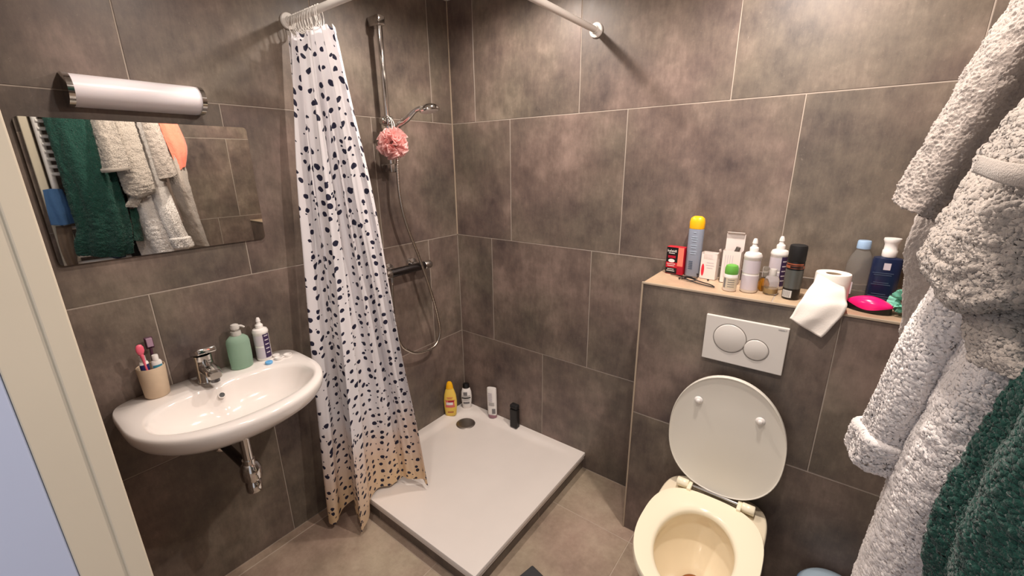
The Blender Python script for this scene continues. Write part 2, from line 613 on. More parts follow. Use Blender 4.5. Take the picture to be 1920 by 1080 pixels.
# ---------------------------------------------------------------- mirror
def rounded_rect(w, h, r, n=6):
    pts = []
    for cx, cy, a0 in ((w / 2 - r, h / 2 - r, 0), (-w / 2 + r, h / 2 - r, 90), (-w / 2 + r, -h / 2 + r, 180), (w / 2 - r, -h / 2 + r, 270)):
        for k in range(n + 1):
            a = math.radians(a0 + 90 * k / n)
            pts.append((cx + r * math.cos(a), cy + r * math.sin(a)))
    return pts


mr = tag(empty('wall_mirror', (0.0, -1.329, 1.5275)), 'rectangular frameless wall mirror reflecting the hanging towels', 'mirror')
pts = rounded_rect(0.556, 0.398, 0.012)
n = len(pts)
v = [(0.0095, p[0], p[1]) for p in pts]
pydata('mirror_glass', v, [tuple(range(n))], 'mirror', mr, False)
v = [(0.0015, p[0], p[1]) for p in pts] + [(0.0093, p[0], p[1]) for p in pts]
pydata('glass_edge', v, [(i, (i + 1) % n, n + (i + 1) % n, n + i) for i in range(n)] + [tuple(range(n))], 'mirror_edge', mr, False)

# ---------------------------------------------------------------- lamp above the mirror
LY0, LY1 = -1.497, -1.180
lamp = tag(empty('wall_lamp', (0.0, (LY0 + LY1) / 2, 1.80)), 'half-round white mirror lamp with chrome ends', 'lamp')


def dsec(hh, dep, n=14):
    pts = []
    for k in range(n + 1):
        a = -PI / 2 + PI * k / n
        pts.append((max(0.004, 0.012 + (dep - 0.012) * math.cos(a) ** 0.85 if math.cos(a) > 0 else 0.012), hh * math.sin(a)))
    return [(0.001, -hh)] + pts + [(0.001, hh)]


def prism_y(name, sec, y0, y1, m, parent, smooth=True):
    n = len(sec)
    v = [(p[0], y0, p[1]) for p in sec] + [(p[0], y1, p[1]) for p in sec]
    f = [(i, (i + 1) % n, n + (i + 1) % n, n + i) for i in range(n)] + [tuple(range(n)), tuple(range(n, 2 * n))]
    o = pydata(name, v, f, m, parent, smooth)
    autosmooth(o, 40)
    return o


hw = (LY1 - LY0) / 2
prism_y('diffuser', dsec(0.042, 0.076), -hw + 0.012, hw - 0.012, 'opal', lamp)
prism_y('end_cap', dsec(0.044, 0.080), -hw, -hw + 0.0125, 'chrome', lamp)
prism_y('end_cap', dsec(0.044, 0.080), hw - 0.0125, hw, 'chrome', lamp)

# ---------------------------------------------------------------- washbasin
SY, SZ = -1.322, 0.872
basin = tag(empty('washbasin', (0, SY, SZ)), 'white wall-hung ceramic washbasin with oval bowl', 'washbasin')
NS = 96


def outer(a):
    c, s = math.cos(a), math.sin(a)          # c: +X (front), s: Y
    if c >= 0:
        x = 0.19 + 0.265 * abs(c) ** (2 / 2.2)
        y = 0.287 * math.copysign(abs(s) ** (2 / 2.2), s)
    else:
        x = 0.19 - 0.189 * abs(c) ** (2 / 6.0)
        y = 0.287 * math.copysign(abs(s) ** (2 / 6.0), s)
    return x, y


def inner(a):
    c, s = math.cos(a), math.sin(a)
    n = 2.15 if c > 0 else 2.6
    x = 0.258 + (0.150 if c > 0 else 0.135) * math.copysign(abs(c) ** (2 / n), c)
    y = 0.240 * math.copysign(abs(s) ** (2 / n), s)
    # tap deck pushing into the bowl at the back middle
    if c < 0:
        x += 0.018 * math.exp(-((y + 0.018) / 0.035) ** 2)
    return x, y


rings = []
for s, z in ((0.16, -0.165), (0.34, -0.160), (0.55, -0.145), (0.72, -0.122), (0.86, -0.092), (0.95, -0.062), (0.987, -0.040), (1.0, -0.020), (1.0, -0.010), (0.994, -0.004), (0.982, 0.0)):
    rings.append([(outer(2 * PI * k / NS)[0] * s, outer(2 * PI * k / NS)[1] * s, z) for k in range(NS)])
for t, z in ((0.5, 0.001), (0.12, 0.0)):
    rings.append([tuple((1 - t) * inner(2 * PI * k / NS)[i] + t * outer(2 * PI * k / NS)[i] * 0.97 for i in (0, 1)) + (z,) for k in range(NS)])
for s, z in ((1.0, -0.004), (0.975, -0.013), (0.93, -0.034), (0.86, -0.062), (0.74, -0.088), (0.55, -0.104), (0.3, -0.113), (0.11, -0.116)):
    rings.append([(0.258 + (inner(2 * PI * k / NS)[0] - 0.258) * s, inner(2 * PI * k / NS)[1] * s, z) for k in range(NS)])
v = [p for r in rings for p in r]
f = []
for i in range(len(rings) - 1):
    for k in range(NS):
        j = (k + 1) % NS
        f.append((i * NS + k, i * NS + j, (i + 1) * NS + j, (i + 1) * NS + k))
f.append(tuple(range(NS)))
o = pydata('basin_body', v, f, 'ceramic', basin)
lathe('drain_plug', [(0.0, 0.006), (0.018, 0.0055), (0.026, 0.003), (0.030, 0.0), (0.030, -0.004)], 'chrome', basin, 28, loc=(0.258, 0, -0.116))
# overflow hole on the slope below the tap
d = Vector((0.75, 0, 0.66)).normalized()
o = lathe('overflow_ring', [(0.0, 0.0012), (0.0085, 0.001), (0.0086, 0.003), (0.0105, 0.0025), (0.0115, 0.0)], 'ceramic', basin, 24, loc=(0.153, -0.018, -0.032))
o.rotation_euler = d.to_track_quat('Z', 'Y').to_euler()
o = lathe('overflow_hole', [(0.0, 0.0018), (0.0082, 0.0016)], 'black', basin, 20, loc=(0.153, -0.018, -0.032))
o.rotation_euler = d.to_track_quat('Z', 'Y').to_euler()

# bottle trap under the basin
trap = tag(empty('bottle_trap', (0.245, SY - 0.01, 0.50)), 'chrome bottle trap hanging under the washbasin', 'drain trap')
lathe('tail_pipe', [(0.0, 0.08), (0.016, 0.08), (0.016, 0.205), (0.0, 0.205)], 'chrome', trap, 24)
lathe('bottle', [(0.0, -0.010), (0.024, -0.010), (0.025, -0.004), (0.025, 0.022), (0.022, 0.026), (0.022, 0.036), (0.031, 0.042), (0.033, 0.060), (0.033, 0.078), (0.026, 0.098), (0.020, 0.104), (0.020, 0.118), (0.0, 0.118)], 'chrome', trap, 28)
tube('wall_pipe', [(-0.02, 0, 0.07), (-0.12, 0, 0.07), (-0.243, 0, 0.07)], 0.016, 'darkchrome', trap, 16)
lathe('wall_flange', [(0.0, 0.012), (0.020, 0.012), (0.032, 0.004), (0.034, 0.0), (0.0, 0.0)], 'chrome', trap, 24, axis='X', origin=(-0.2435, 0, 0.07))

# basin tap
TYC = -1.347
tap = tag(empty('basin_tap', (0.066, TYC, SZ + 0.001)), 'chrome single-lever mixer tap on the washbasin', 'tap')
tap.scale = (1.12, 1.2, 1.12)
lathe('base_body', [(0.0, 0.0), (0.026, 0.0), (0.026, 0.003), (0.0235, 0.008), (0.0225, 0.062), (0.0215, 0.072), (0.0, 0.072)], 'chrome', tap, 32)
sec = []
v, f = [], []
SEGS = [(-0.005, 0.044, 0.019, 0.020), (0.03, 0.050, 0.019, 0.016), (0.05, 0.049, 0.0195, 0.0155), (0.07, 0.046, 0.019, 0.0145), (0.084, 0.043, 0.018, 0.0135), (0.089, 0.0425, 0.0145, 0.010)]
for (x, z, wy, wz) in SEGS:
    for k in range(20):
        a = 2 * PI * k / 20
        c, s = math.cos(a), math.sin(a)
        v.append((x, wy * math.copysign(abs(c) ** 0.6, c), z + wz * math.copysign(abs(s) ** 0.6, s)))
for i in range(len(SEGS) - 1):
    for k in range(20):
        j = (k + 1) % 20
        f.append((i * 20 + k, i * 20 + j, (i + 1) * 20 + j, (i + 1) * 20 + k))
f += [tuple(range(20)), tuple(range((len(SEGS) - 1) * 20, len(SEGS) * 20))]
o = pydata('spout', v, f, 'chrome', tap); autosmooth(o, 40)
lathe('aerator', [(0.0, 0.0), (0.011, 0.0), (0.0115, 0.012), (0.0, 0.012)], 'darkchrome', tap, 20, loc=(0.074, 0, 0.0195))
# lever: flat wide block tilted up toward the front
bm = bmesh.new()
add_box(bm, (-0.028, -0.0235, -0.009), (0.062, 0.0235, 0.009), 0.0045, 3)
o = from_bm('lever', bm, 'chrome', tap, True, (-0.002, 0, 0.096)); autosmooth(o, 40)
o.rotation_euler = (0, math.radians(-20), 0)
lathe('lever_hub', [(0.0, 0.0), (0.0225, 0.0), (0.0225, 0.016), (0.0, 0.018)], 'chrome', tap, 28, loc=(0, 0, 0.072))

# ---------------------------------------------------------------- toilet
TCX = 1.553
toilet = tag(empty('toilet', (TCX, BY, 0.0)), 'cream wall-hung toilet with its lid raised', 'toilet')


def toutline(a, hw, back, front, n1=2.2, n2=4.5, yc=None):
    """closed outline, local y negative to the front; back edge nearly straight"""
    c, s = math.cos(a), math.sin(a)
    yc = yc if yc is not None else back - 0.22
    if s >= 0:
        return hw * math.copysign(abs(c) ** (2 / n2), c) * 1.0, yc + (back - yc) * abs(s) ** (2 / n2)
    return hw * math.copysign(abs(c) ** (2 / n1), c), yc + (yc - front) * -abs(s) ** (2 / n1)


NT = 72
A = [2 * PI * k / NT for k in range(NT)]


def loft(name, rings, m, parent, cap0=True, cap1=True, ang=45):
    n = len(rings[0])
    v = [p for r in rings for p in r]
    f = []
    for i in range(len(rings) - 1):
        for k in range(n):
            j = (k + 1) % n
            f.append((i * n + k, i * n + j, (i + 1) * n + j, (i + 1) * n + k))
    if cap0:
        f.append(tuple(range(n)))
    if cap1:
        f.append(tuple(range((len(rings) - 1) * n, len(rings) * n)))
    o = pydata(name, v, f, m, parent)
    autosmooth(o, ang)
    return o


def hole(a, sx, sy, yc, z):
    return (sx * math.cos(a), yc + sy * math.sin(a), z)


rings = []
for hw_, back, front, z in ((0.095, -0.004, -0.20, 0.075), (0.12, -0.003, -0.28, 0.095), (0.145, -0.002, -0.36, 0.15), (0.160, -0.002, -0.43, 0.22), (0.170, -0.001, -0.49, 0.30), (0.175, -0.001, -0.545, 0.36), (0.177, -0.001, -0.558, 0.395), (0.175, -0.002, -0.556, 0.402), (0.170, -0.006, -0.551, 0.405)):
    rings.append([toutline(a, hw_, back, front) + (z,) for a in A])
rings.append([hole(a, 0.125, 0.182, -0.340, 0.405) for a in A])
for s, z in ((0.98, 0.395), (0.965, 0.37), (1.0, 0.362), (0.96, 0.335), (0.86, 0.29), (0.70, 0.245), (0.52, 0.215), (0.38, 0.20), (0.30, 0.17)):
    rings.append([hole(a, 0.125 * s, 0.182 * s, -0.340 + 0.06 * (1 - s), z) for a in A])
loft('bowl', rings, 'bowl', toilet)
o = pydata('bowl_water', [hole(a, 0.125 * 0.36, 0.182 * 0.36, -0.3015, 0.196) for a in A], [tuple(range(NT))],
           mat('toilet_water', (150, 96, 58), 0.04, var=0.25, vscale=30), toilet, False)
# seat ring
rings = []
sb, sf = -0.098, -0.572
for t, z in ((0.0, 0.408), (0.0, 0.420), (0.02, 0.4265), (0.06, 0.4295)):
    rings.append([toutline(a, 0.183 - 0.3 * t * 0.1, sb - 0.05 * t, sf + 0.06 * t, 2.15, 2.9) + (z,) for a in A])
for s, z in ((1.10, 0.4290), (1.03, 0.4240), (1.0, 0.418), (1.0, 0.408)):
    rings.append([hole(a, 0.113 * s, 0.170 * s, -0.352, z) for a in A])
n_ = len(rings)
loft('seat', rings + [rings[0]], 'seat', toilet, False, False)
# raised lid
lid = empty('lid_pivot')
bpy.data.objects.remove(lid, do_unlink=True)
lv = []
LT = math.radians(3.0)


def lid_pt(u, w, off):
    """u: sideways, w: along lid from the hinge, off: outwards to the camera"""
    return (u, -0.070 + w * math.sin(LT) - off * math.cos(LT), 0.438 + w * math.cos(LT) - off * math.sin(LT))


def lid_outline(a):
    c, s = math.cos(a), math.sin(a)
    if s >= 0:
        return 0.187 * math.copysign(abs(c) ** (2 / 2.05), c), 0.215 + 0.235 * abs(s) ** (2 / 2.05)
    u = 0.187 * math.copysign(abs(c) ** (2 / 2.2), c)
    return u, 0.215 - 0.222 * abs(s) ** (2 / 2.5)


rings = []
for s, off in ((0.97, -0.012), (0.995, -0.008), (1.0, 0.0), (1.0, 0.006), (0.994, 0.0085), (0.985, 0.0085), (0.978, 0.006), (0.93, 0.0035), (0.5, 0.003)):
    ring = []
    for a in A:
        u, w = lid_outline(a)
        ring.append(lid_pt(u * s, 0.215 + (w - 0.215) * s, off))
    rings.append(ring)
lido = loft('lid', rings, 'lid', toilet, True, True, 30)
for u, w in ((-0.098, 0.335), (0.098, 0.325)):
    P = lid_pt(u, w, 0.004)
    v, f = lathe_data([(0.015, 0.0), (0.0125, 0.004), (0.007, 0.006), (0.0065, 0.011), (0.004, 0.0125), (0.0, 0.013)], 16)
    v = [(P[0] + p[0], P[1] - p[2], P[2] + p[1]) for p in v]
    o = pydata('buffer', v, f, 'white', lido); autosmooth(o, 45)
for s in (-1, 1):
    o = lathe('hinge', [(0.0, -0.020), (0.015, -0.020), (0.017, -0.017), (0.017, 0.017), (0.015, 0.020), (0.0, 0.020)], 'seat', toilet, 24, axis='X', loc=(s * 0.110, -0.085, 0.430))
    box('hinge_tab', (s * 0.083 - 0.007, -0.118, 0.420), (s * 0.083 + 0.007, -0.070, 0.440), 'seat', toilet, 0.003, 2)
tube('hinge_rod', [(-0.085, -0.083, 0.432), (0, -0.083, 0.432), (0.085, -0.083, 0.432)], 0.0045, 'chrome', toilet, 12)

# flush plate
fp = tag(empty('flush_plate', (1.560, BY - 0.0005, 1.002)), 'white dual-flush plate with two round buttons above the toilet', 'flush plate')
bm = bmesh.new()
add_box(bm, (-0.123, -0.012, -0.082), (0.123, 0.0, 0.082), 0.0025, 2)
from_bm('plate', bm, 'plate', fp)
for (cx, cz, r) in ((-0.042, 0.010, 0.050), (0.040, -0.012, 0.036)):
    lathe('button', [(0.0, 0.0150), (r - 0.0035, 0.0145), (r - 0.0015, 0.0136), (r, 0.0105), (r, 0.010)], 'plate', fp, 48, axis='Y', origin=(0, 0, 0), loc=(0, 0, 0)).data.transform(Matrix.Translation((cx, 0, cz)) @ Matrix.Diagonal((1, -1, 1, 1)))
    lathe('button_ring', [(r, 0.0122), (r + 0.0012, 0.0126), (r + 0.0024, 0.0122)], 'groove', fp, 48, axis='Y').data.transform(Matrix.Translation((cx, 0, cz)) @ Matrix.Diagonal((1, -1, 1, 1)))
text_mesh('plate_mark', 'GEBERIT', 0.0065, 'greyprint', fp, frame_mat((0.117, -0.0122, 0.0705), (1, 0, 0), (0, 0, 1)), 0.0001, 'RIGHT')

# ---------------------------------------------------------------- shower rod, rings and curtain
RY, RZ, RX = -0.836, 2.108, 0.841
rod = tag(empty('curtain_rod', (0, RY, RZ)), 'white L-shaped shower curtain rod fixed to both walls', 'curtain rod')
pp = [(0.006, 0, 0), (0.3, 0, 0), (0.6, 0, 0), (RX - 0.12, 0, 0)]
for k in range(1, 9):
    a = PI / 2 * k / 9
    pp.append((RX - 0.12 + 0.12 * math.sin(a), 0.12 - 0.12 * math.cos(a), 0))
pp += [(RX, 0.12, 0), (RX, 0.4, 0), (RX, 0.6, 0), (RX, -RY - 0.006, 0)]
tube('rod', pp, 0.0122, 'softwhite', rod, 18)
for ax, org in (('X', (0.0, 0, 0)), ('Y', (RX, -RY, 0))):
    prof = [(0.0, 0.020), (0.0135, 0.020), (0.016, 0.012), (0.027, 0.008), (0.029, 0.004), (0.029, 0.0006), (0.0, 0.0006)]
    if ax == 'Y':
        prof = [(r, -z) for r, z in prof]
    lathe('flange', prof, 'softwhite', rod, 32, axis=ax, origin=org)

NH = 12
ORD = ['nearest one', 'second', 'third', 'fourth', 'fifth', 'sixth', 'seventh', 'eighth', 'ninth', 'tenth', 'eleventh', 'twelfth']
cx0, cx1 = 0.035, 0.215
for k in range(NH):
    x = cx0 + (cx1 - cx0) * k / (NH - 1)
    yaw = RND.uniform(-0.55, 0.55)
    tilt = RND.uniform(-0.25, 0.25)
    pts = []
    for i in range(29):
        a = 2 * PI * i / 28
        # pear shape: small over the rod, wide below
        zz = 0.0145 - 0.034 + 0.034 * math.cos(a)
        ww = 0.0145 + 0.006 * (1 - math.cos(a)) * 0.5
        pts.append(Vector((0, ww * math.sin(a), zz)))
    R_ = Matrix.Rotation(yaw, 3, 'Z') @ Matrix.Rotation(tilt * 0.4, 3, 'Y')
    pts = [R_ @ p for p in pts]
    v, f = tube_data(pts[:-1] + [pts[0]], 0.0016, 6, False)
    o = pydata('curtain_ring', v, f, 'softwhite', None, True, (x, RY, RZ))
    tag(o, 'white plastic curtain ring, ' + ORD[k] + ' from the wall on the rod', 'curtain ring', 'white curtain rings on the shower rod')


def curtain_mat():
    m = bpy.data.materials.new('dotted_curtain')
    m.use_nodes = True
    nt = m.node_tree; N, K = nt.nodes, nt.links
    b = N['Principled BSDF']
    uv = N.new('ShaderNodeUVMap'); uv.uv_map = 'UVMap'
    uvp = N.new('ShaderNodeUVMap'); uvp.uv_map = 'DotMap'
    wob = N.new('ShaderNodeTexNoise'); wob.inputs['Scale'].default_value = 2.6; wob.inputs['Detail'].default_value = 1
    K.new(uvp.outputs[0], wob.inputs['Vector'])
    off = N.new('ShaderNodeVectorMath'); off.operation = 'SCALE'; off.inputs[3].default_value = 0.16
    K.new(wob.outputs['Color'], off.inputs[0])
    ad = N.new('ShaderNodeVectorMath'); ad.operation = 'ADD'
    K.new(uvp.outputs[0], ad.inputs[0]); K.new(off.outputs[0], ad.inputs[1])
    outs = []
    for sc, lo, hi, seedz in ((1.0, 0.14, 0.26, 0.0), (1.25, 0.07, 0.13, 3.7)):
        mp = N.new('ShaderNodeVectorMath'); mp.operation = 'ADD'; mp.inputs[1].default_value = (seedz, seedz * 1.7, 0)
        K.new(ad.outputs[0], mp.inputs[0])
        vo = N.new('ShaderNodeTexVoronoi'); vo.voronoi_dimensions = '2D'; vo.inputs['Scale'].default_value = sc
        vo.inputs['Randomness'].default_value = 0.62
        K.new(mp.outputs[0], vo.inputs['Vector'])
        se = N.new('ShaderNodeSeparateColor')
        K.new(vo.outputs['Color'], se.inputs[0])
        mr_ = N.new('ShaderNodeMapRange'); mr_.inputs['To Min'].default_value = lo; mr_.inputs['To Max'].default_value = hi
        K.new(se.outputs[0], mr_.inputs['Value'])
        lt = N.new('ShaderNodeMath'); lt.operation = 'LESS_THAN'
        K.new(vo.outputs['Distance'], lt.inputs[0]); K.new(mr_.outputs[0], lt.inputs[1])
        # only some of the cells of the second layer carry a dot
        gt = N.new('ShaderNodeMath'); gt.operation = 'GREATER_THAN'; gt.inputs[1].default_value = 0.05 if seedz == 0 else 0.55
        K.new(se.outputs[1], gt.inputs[0])
        mu = N.new('ShaderNodeMath'); mu.operation = 'MULTIPLY'
        K.new(lt.outputs[0], mu.inputs[0]); K.new(gt.outputs[0], mu.inputs[1])
        outs.append(mu)
    mxm = N.new('ShaderNodeMath'); mxm.operation = 'MAXIMUM'
    K.new(outs[0].outputs[0], mxm.inputs[0]); K.new(outs[1].outputs[0], mxm.inputs[1])
    # yellowish-pink soap stain along the hem
    sp = N.new('ShaderNodeSeparateXYZ'); K.new(uv.outputs[0], sp.inputs[0])
    sn = N.new('ShaderNodeTexNoise'); sn.inputs['Scale'].default_value = 4.5; sn.inputs['Detail'].default_value = 4
    K.new(uv.outputs[0], sn.inputs['Vector'])
    ma = N.new('ShaderNodeMath'); ma.operation = 'MULTIPLY_ADD'; ma.inputs[1].default_value = 0.42
    K.new(sn.outputs['Fac'], ma.inputs[0]); K.new(sp.outputs[1], ma.inputs[2])
    st = N.new('ShaderNodeMapRange'); st.inputs['From Min'].default_value = 0.66; st.inputs['From Max'].default_value = 0.20
    K.new(ma.outputs[0], st.inputs['Value'])
    cr = N.new('ShaderNodeValToRGB')
    cr.color_ramp.elements[0].position = 0.0; cr.color_ramp.elements[0].color = L((244, 241, 244))
    cr.color_ramp.elements[1].position = 1.0; cr.color_ramp.elements[1].color = L((230, 200, 160))
    e = cr.color_ramp.elements.new(0.5); e.color = L((238, 216, 200))
    K.new(st.outputs[0], cr.inputs[0])
    mx = N.new('ShaderNodeMix'); mx.data_type = 'RGBA'
    K.new(mxm.outputs[0], mx.inputs[0]); K.new(cr.outputs[0], mx.inputs[6]); mx.inputs[7].default_value = L((40, 40, 62))
    K.new(mx.outputs[2], b.inputs['Base Color'])
    b.inputs['Roughness'].default_value = 0.55
    b.inputs['Specular IOR Level'].default_value = 0.3
    b.inputs['Transmission Weight'].default_value = 0.0
    # a little light passes through the thin polyester
    tr = N.new('ShaderNodeBsdfTranslucent'); K.new(mx.outputs[2], tr.inputs[0])
    ms = N.new('ShaderNodeMixShader'); ms.inputs[0].default_value = 0.18
    K.new(b.outputs[0], ms.inputs[1]); K.new(tr.outputs[0], ms.inputs[2])
    K.new(ms.outputs[0], N['Material Output'].inputs[0])
    return m


M['curtain'] = curtain_mat()
top = np.array([(0.030, -0.868), (0.07, -0.842), (0.11, -0.838), (0.15, -0.836), (0.19, -0.834), (0.232, -0.834), (0.268, -0.826)])
bot = np.array([(0.085, -1.010), (0.150, -1.030), (0.185, -0.935), (0.287, -0.985), (0.235, -0.880), (0.235, -0.760), (0.290, -0.700), (0.385, -0.668)])
botz = np.array([0.085, 0.030, 0.115, 0.018, 0.108, 0.112, 0.125, 0.112])
NU, NV = 320, 200
CLW, CLH = 0.66, 2.0
ztop = RZ - 0.052
nple = 5.6
v = []
uvs = []
uvd = []
for j in range(NV + 1):
    t = j / NV          # 0 top, 1 hem
    g = t ** 0.92
    for i in range(NU + 1):
        s = i / NU
        pt, pb = catmull(top, s), catmull(bot, s)
        zb = float(catmull(botz, s))
        zt = ztop - 0.010 * (0.5 - 0.5 * math.cos(2 * PI * s * (NH - 1)))
        p = pt * (1 - g) + pb * g
        # pleats: tight at the top, loosening downwards
        ph = 2 * PI * nple * s + 0.9 * math.sin(5 * s + 1)
        amp = 0.017 * (1 - t) ** 0.8 + 0.015 * sst(0.0, 0.35, t) * (1 - 0.25 * t)
        e = 1e-3
        tg = (catmull(top, min(1, s + e)) - catmull(top, max(0, s - e))) * (1 - g) + (catmull(bot, min(1, s + e)) - catmull(bot, max(0, s - e))) * g
        tg = tg / (np.linalg.norm(tg) + 1e-9)
        nr = np.array([-tg[1], tg[0]])
        wv = math.sin(ph + 0.5 * math.sin(3.1 * t + 4 * s)) + 0.28 * math.sin(2.3 * ph + 2 * t)
        nz_ = noise.noise(Vector((s * 7, t * 4.0, 1.3)))
        p = p + nr * (amp * wv + 0.010 * nz_)
        z = zt * (1 - t) + zb * t + 0.006 * noise.noise(Vector((s * 9, t * 3, 8.1))) * t
        v.append((max(0.012, p[0]), p[1], z))
        uvs.append((s * CLW, (1 - t) * CLH)); uvd.append((0.0, -(20 * t + 3.0 * t * t) * CLH))
f = []
for j in range(NV):
    for i in range(NU):
        a = j * (NU + 1) + i
        f.append((a, a + 1, a + NU + 2, a + NU + 1))
VA = np.array(v).reshape(NV + 1, NU + 1, 3)
al = np.concatenate([np.zeros((NV + 1, 1)), np.cumsum(np.linalg.norm(np.diff(VA[:, :, :2], axis=1), axis=2), axis=1)], 1)
for _ in range(30):
    al[1:-1] = (al[:-2] + 2 * al[1:-1] + al[2:]) / 4
tt = np.linspace(0, 1, NV + 1)[:, None]
UD = np.array(uvd).reshape(NV + 1, NU + 1, 2)
UD[:, :, 0] = (al - 0.5 * al[:, -1:]) * (20 + 6 * tt)
uvd = UD.reshape(-1, 2)
me = bpy.data.meshes.new('shower_curtain')
me.from_pydata(v, [], f)
uvl = me.uv_layers.new(name='UVMap')
vi = np.zeros(len(me.loops), dtype=np.int32)
me.loops.foreach_get('vertex_index', vi)
uvl.data.foreach_set('uv', np.array(uvs, dtype=np.float32)[vi].ravel())
uvl2 = me.uv_layers.new(name='DotMap')
uvl2.data.foreach_set('uv', np.array(uvd, dtype=np.float32)[vi].ravel())
me.update()
tag(link('shower_curtain', me, 'curtain', None, True), 'white shower curtain with dark dots and a yellowed hem, gathered to one side', 'shower curtain')

# ---------------------------------------------------------------- shower rail, hand shower, hose, mixer, loofah
RLY = -0.470
rail = tag(empty('shower_rail', (0.0, RLY, 1.88)), 'vertical chrome shower rail on the tiled wall', 'shower rail')
tube('rail_bar', [(0.058, 0, -0.315), (0.058, 0, 0), (0.058, 0, 0.315)], 0.0125, 'chrome', rail, 20)
for z in (0.300, -0.302):
    bm = bmesh.new()
    add_box(bm, (0.001, -0.018, z - 0.020), (0.078, 0.018, z + 0.020), 0.005, 3)
    o = from_bm('bracket', bm, 'chrome', rail, True); autosmooth(o, 40)
bm = bmesh.new()
add_box(bm, (0.040, -0.017, -0.118), (0.080, 0.017, -0.078), 0.006, 3)
o = from_bm('slider', bm, 'chrome', rail, True); autosmooth(o, 40)
lathe('slider_knob', [(0.0, 0.0), (0.014, 0.0), (0.016, 0.006), (0.015, 0.018), (0.0, 0.020)], 'chrome', rail, 24, axis='Y', loc=(0.06, -0.037, -0.098))

hs = tag(empty('hand_shower', (0.085, -0.455, 1.765)), 'chrome hand shower resting in the rail slider', 'hand shower')
hp = path([(0, 0, -0.03), (0.02, 0.004, -0.005), (0.075, 0.012, 0.022), (0.12, 0.02, 0.052), (0.155, 0.028, 0.062)], 24)
tube('handle', hp, [0.010 + 0.004 * math.sin(PI * min(1, k / 18)) for k in range(24)], 'chrome', hs, 16)
nrm = Vector((0.16, 0.05, -1.0)).normalized()
hd = lathe('spray_head', [(0.0, -0.020), (0.018, -0.019), (0.034, -0.012), (0.043, -0.002), (0.044, 0.006), (0.040, 0.010)], 'chrome', hs, 32, loc=(0.196, 0.035, 0.055))
hd.rotation_euler = nrm.to_track_quat('Z', 'Y').to_euler()
fc = lathe('spray_face', [(0.040, 0.009), (0.036, 0.012), (0.0, 0.0125)], 'white', hs, 32, loc=(0.196, 0.035, 0.055))
fc.rotation_euler = hd.rotation_euler
lathe('cone_nut', [(0.0, -0.028), (0.009, -0.028), (0.012, -0.010), (0.012, 0.0), (0.0, 0.0)], 'chrome', hs, 20, loc=(-0.004, -0.004, -0.022))

hose_pts = [(0.080, -0.456, 1.712), (0.078, -0.446, 1.66), (0.084, -0.458, 1.571), (0.09, -0.462, 1.445), (0.09, -0.437, 1.317), (0.09, -0.377, 1.148), (0.102, -0.328, 0.968),
            (0.09, -0.277, 0.803), (0.085, -0.263, 0.688), (0.085, -0.312, 0.625), (0.085, -0.426, 0.630), (0.085, -0.494, 0.671),
            (0.085, -0.533, 0.722), (0.080, -0.552, 0.83), (0.072, -0.545, 0.967), (0.070, -0.537, 1.045), (0.070, -0.535, 1.066)]
hpth = path(hose_pts, 420)
rads = [0.0072 + 0.0007 * math.sin(k * 2.4) for k in range(420)]
M['hose'] = mat('hose_steel', (196, 188, 178), 0.24, 1.0)
tag(tube('shower_hose', hpth, rads, 'hose', None, 10), 'long metal shower hose looping below the mixer', 'shower hose')

mx_ = tag(empty('shower_mixer', (0.07, -0.435, 1.088)), 'chrome thermostatic shower mixer bar on the wall', 'shower mixer')
lathe('body', [(0.0, -0.105), (0.020, -0.105), (0.021, -0.10), (0.021, 0.10), (0.020, 0.105), (0.0, 0.105)], 'darkchrome', mx_, 28, axis='Y')
for s in (-1, 1):
    prof = [(0.0, 0.105), (0.0205, 0.106), (0.0225, 0.110), (0.0225, 0.142), (0.019, 0.149), (0.0, 0.150)]
    lathe('handle', [(r, s * z) for r, z in prof], 'chrome', mx_, 28, axis='Y')
    lathe('wall_boss', [(0.0, 0.0), (0.014, 0.0), (0.015, -0.045), (0.031, -0.052), (0.032, -0.0685), (0.0, -0.0685)], 'chrome', mx_, 28, axis='X', origin=(0, s * 0.077, 0.006))
lathe('hose_outlet', [(0.0, -0.045), (0.009, -0.045), (0.010, -0.018), (0.0, -0.018)], 'chrome', mx_, 18, loc=(0, -0.1, 0.0))

# loofah: crumpled mesh pouf
M['loofah'] = mat('pink_mesh', (255, 216, 212), 0.8, var=0.04, vscale=50, sheen=0.4)
def translucent(m, rgb, f):
    nt = m.node_tree
    tr = nt.nodes.new('ShaderNodeBsdfTranslucent'); tr.inputs[0].default_value = L(rgb)
    ms = nt.nodes.new('ShaderNodeMixShader'); ms.inputs[0].default_value = f
    nt.links.new(nt.nodes['Principled BSDF'].outputs[0], ms.inputs[1]); nt.links.new(tr.outputs[0], ms.inputs[2])
    nt.links.new(ms.outputs[0], nt.nodes['Material Output'].inputs[0])


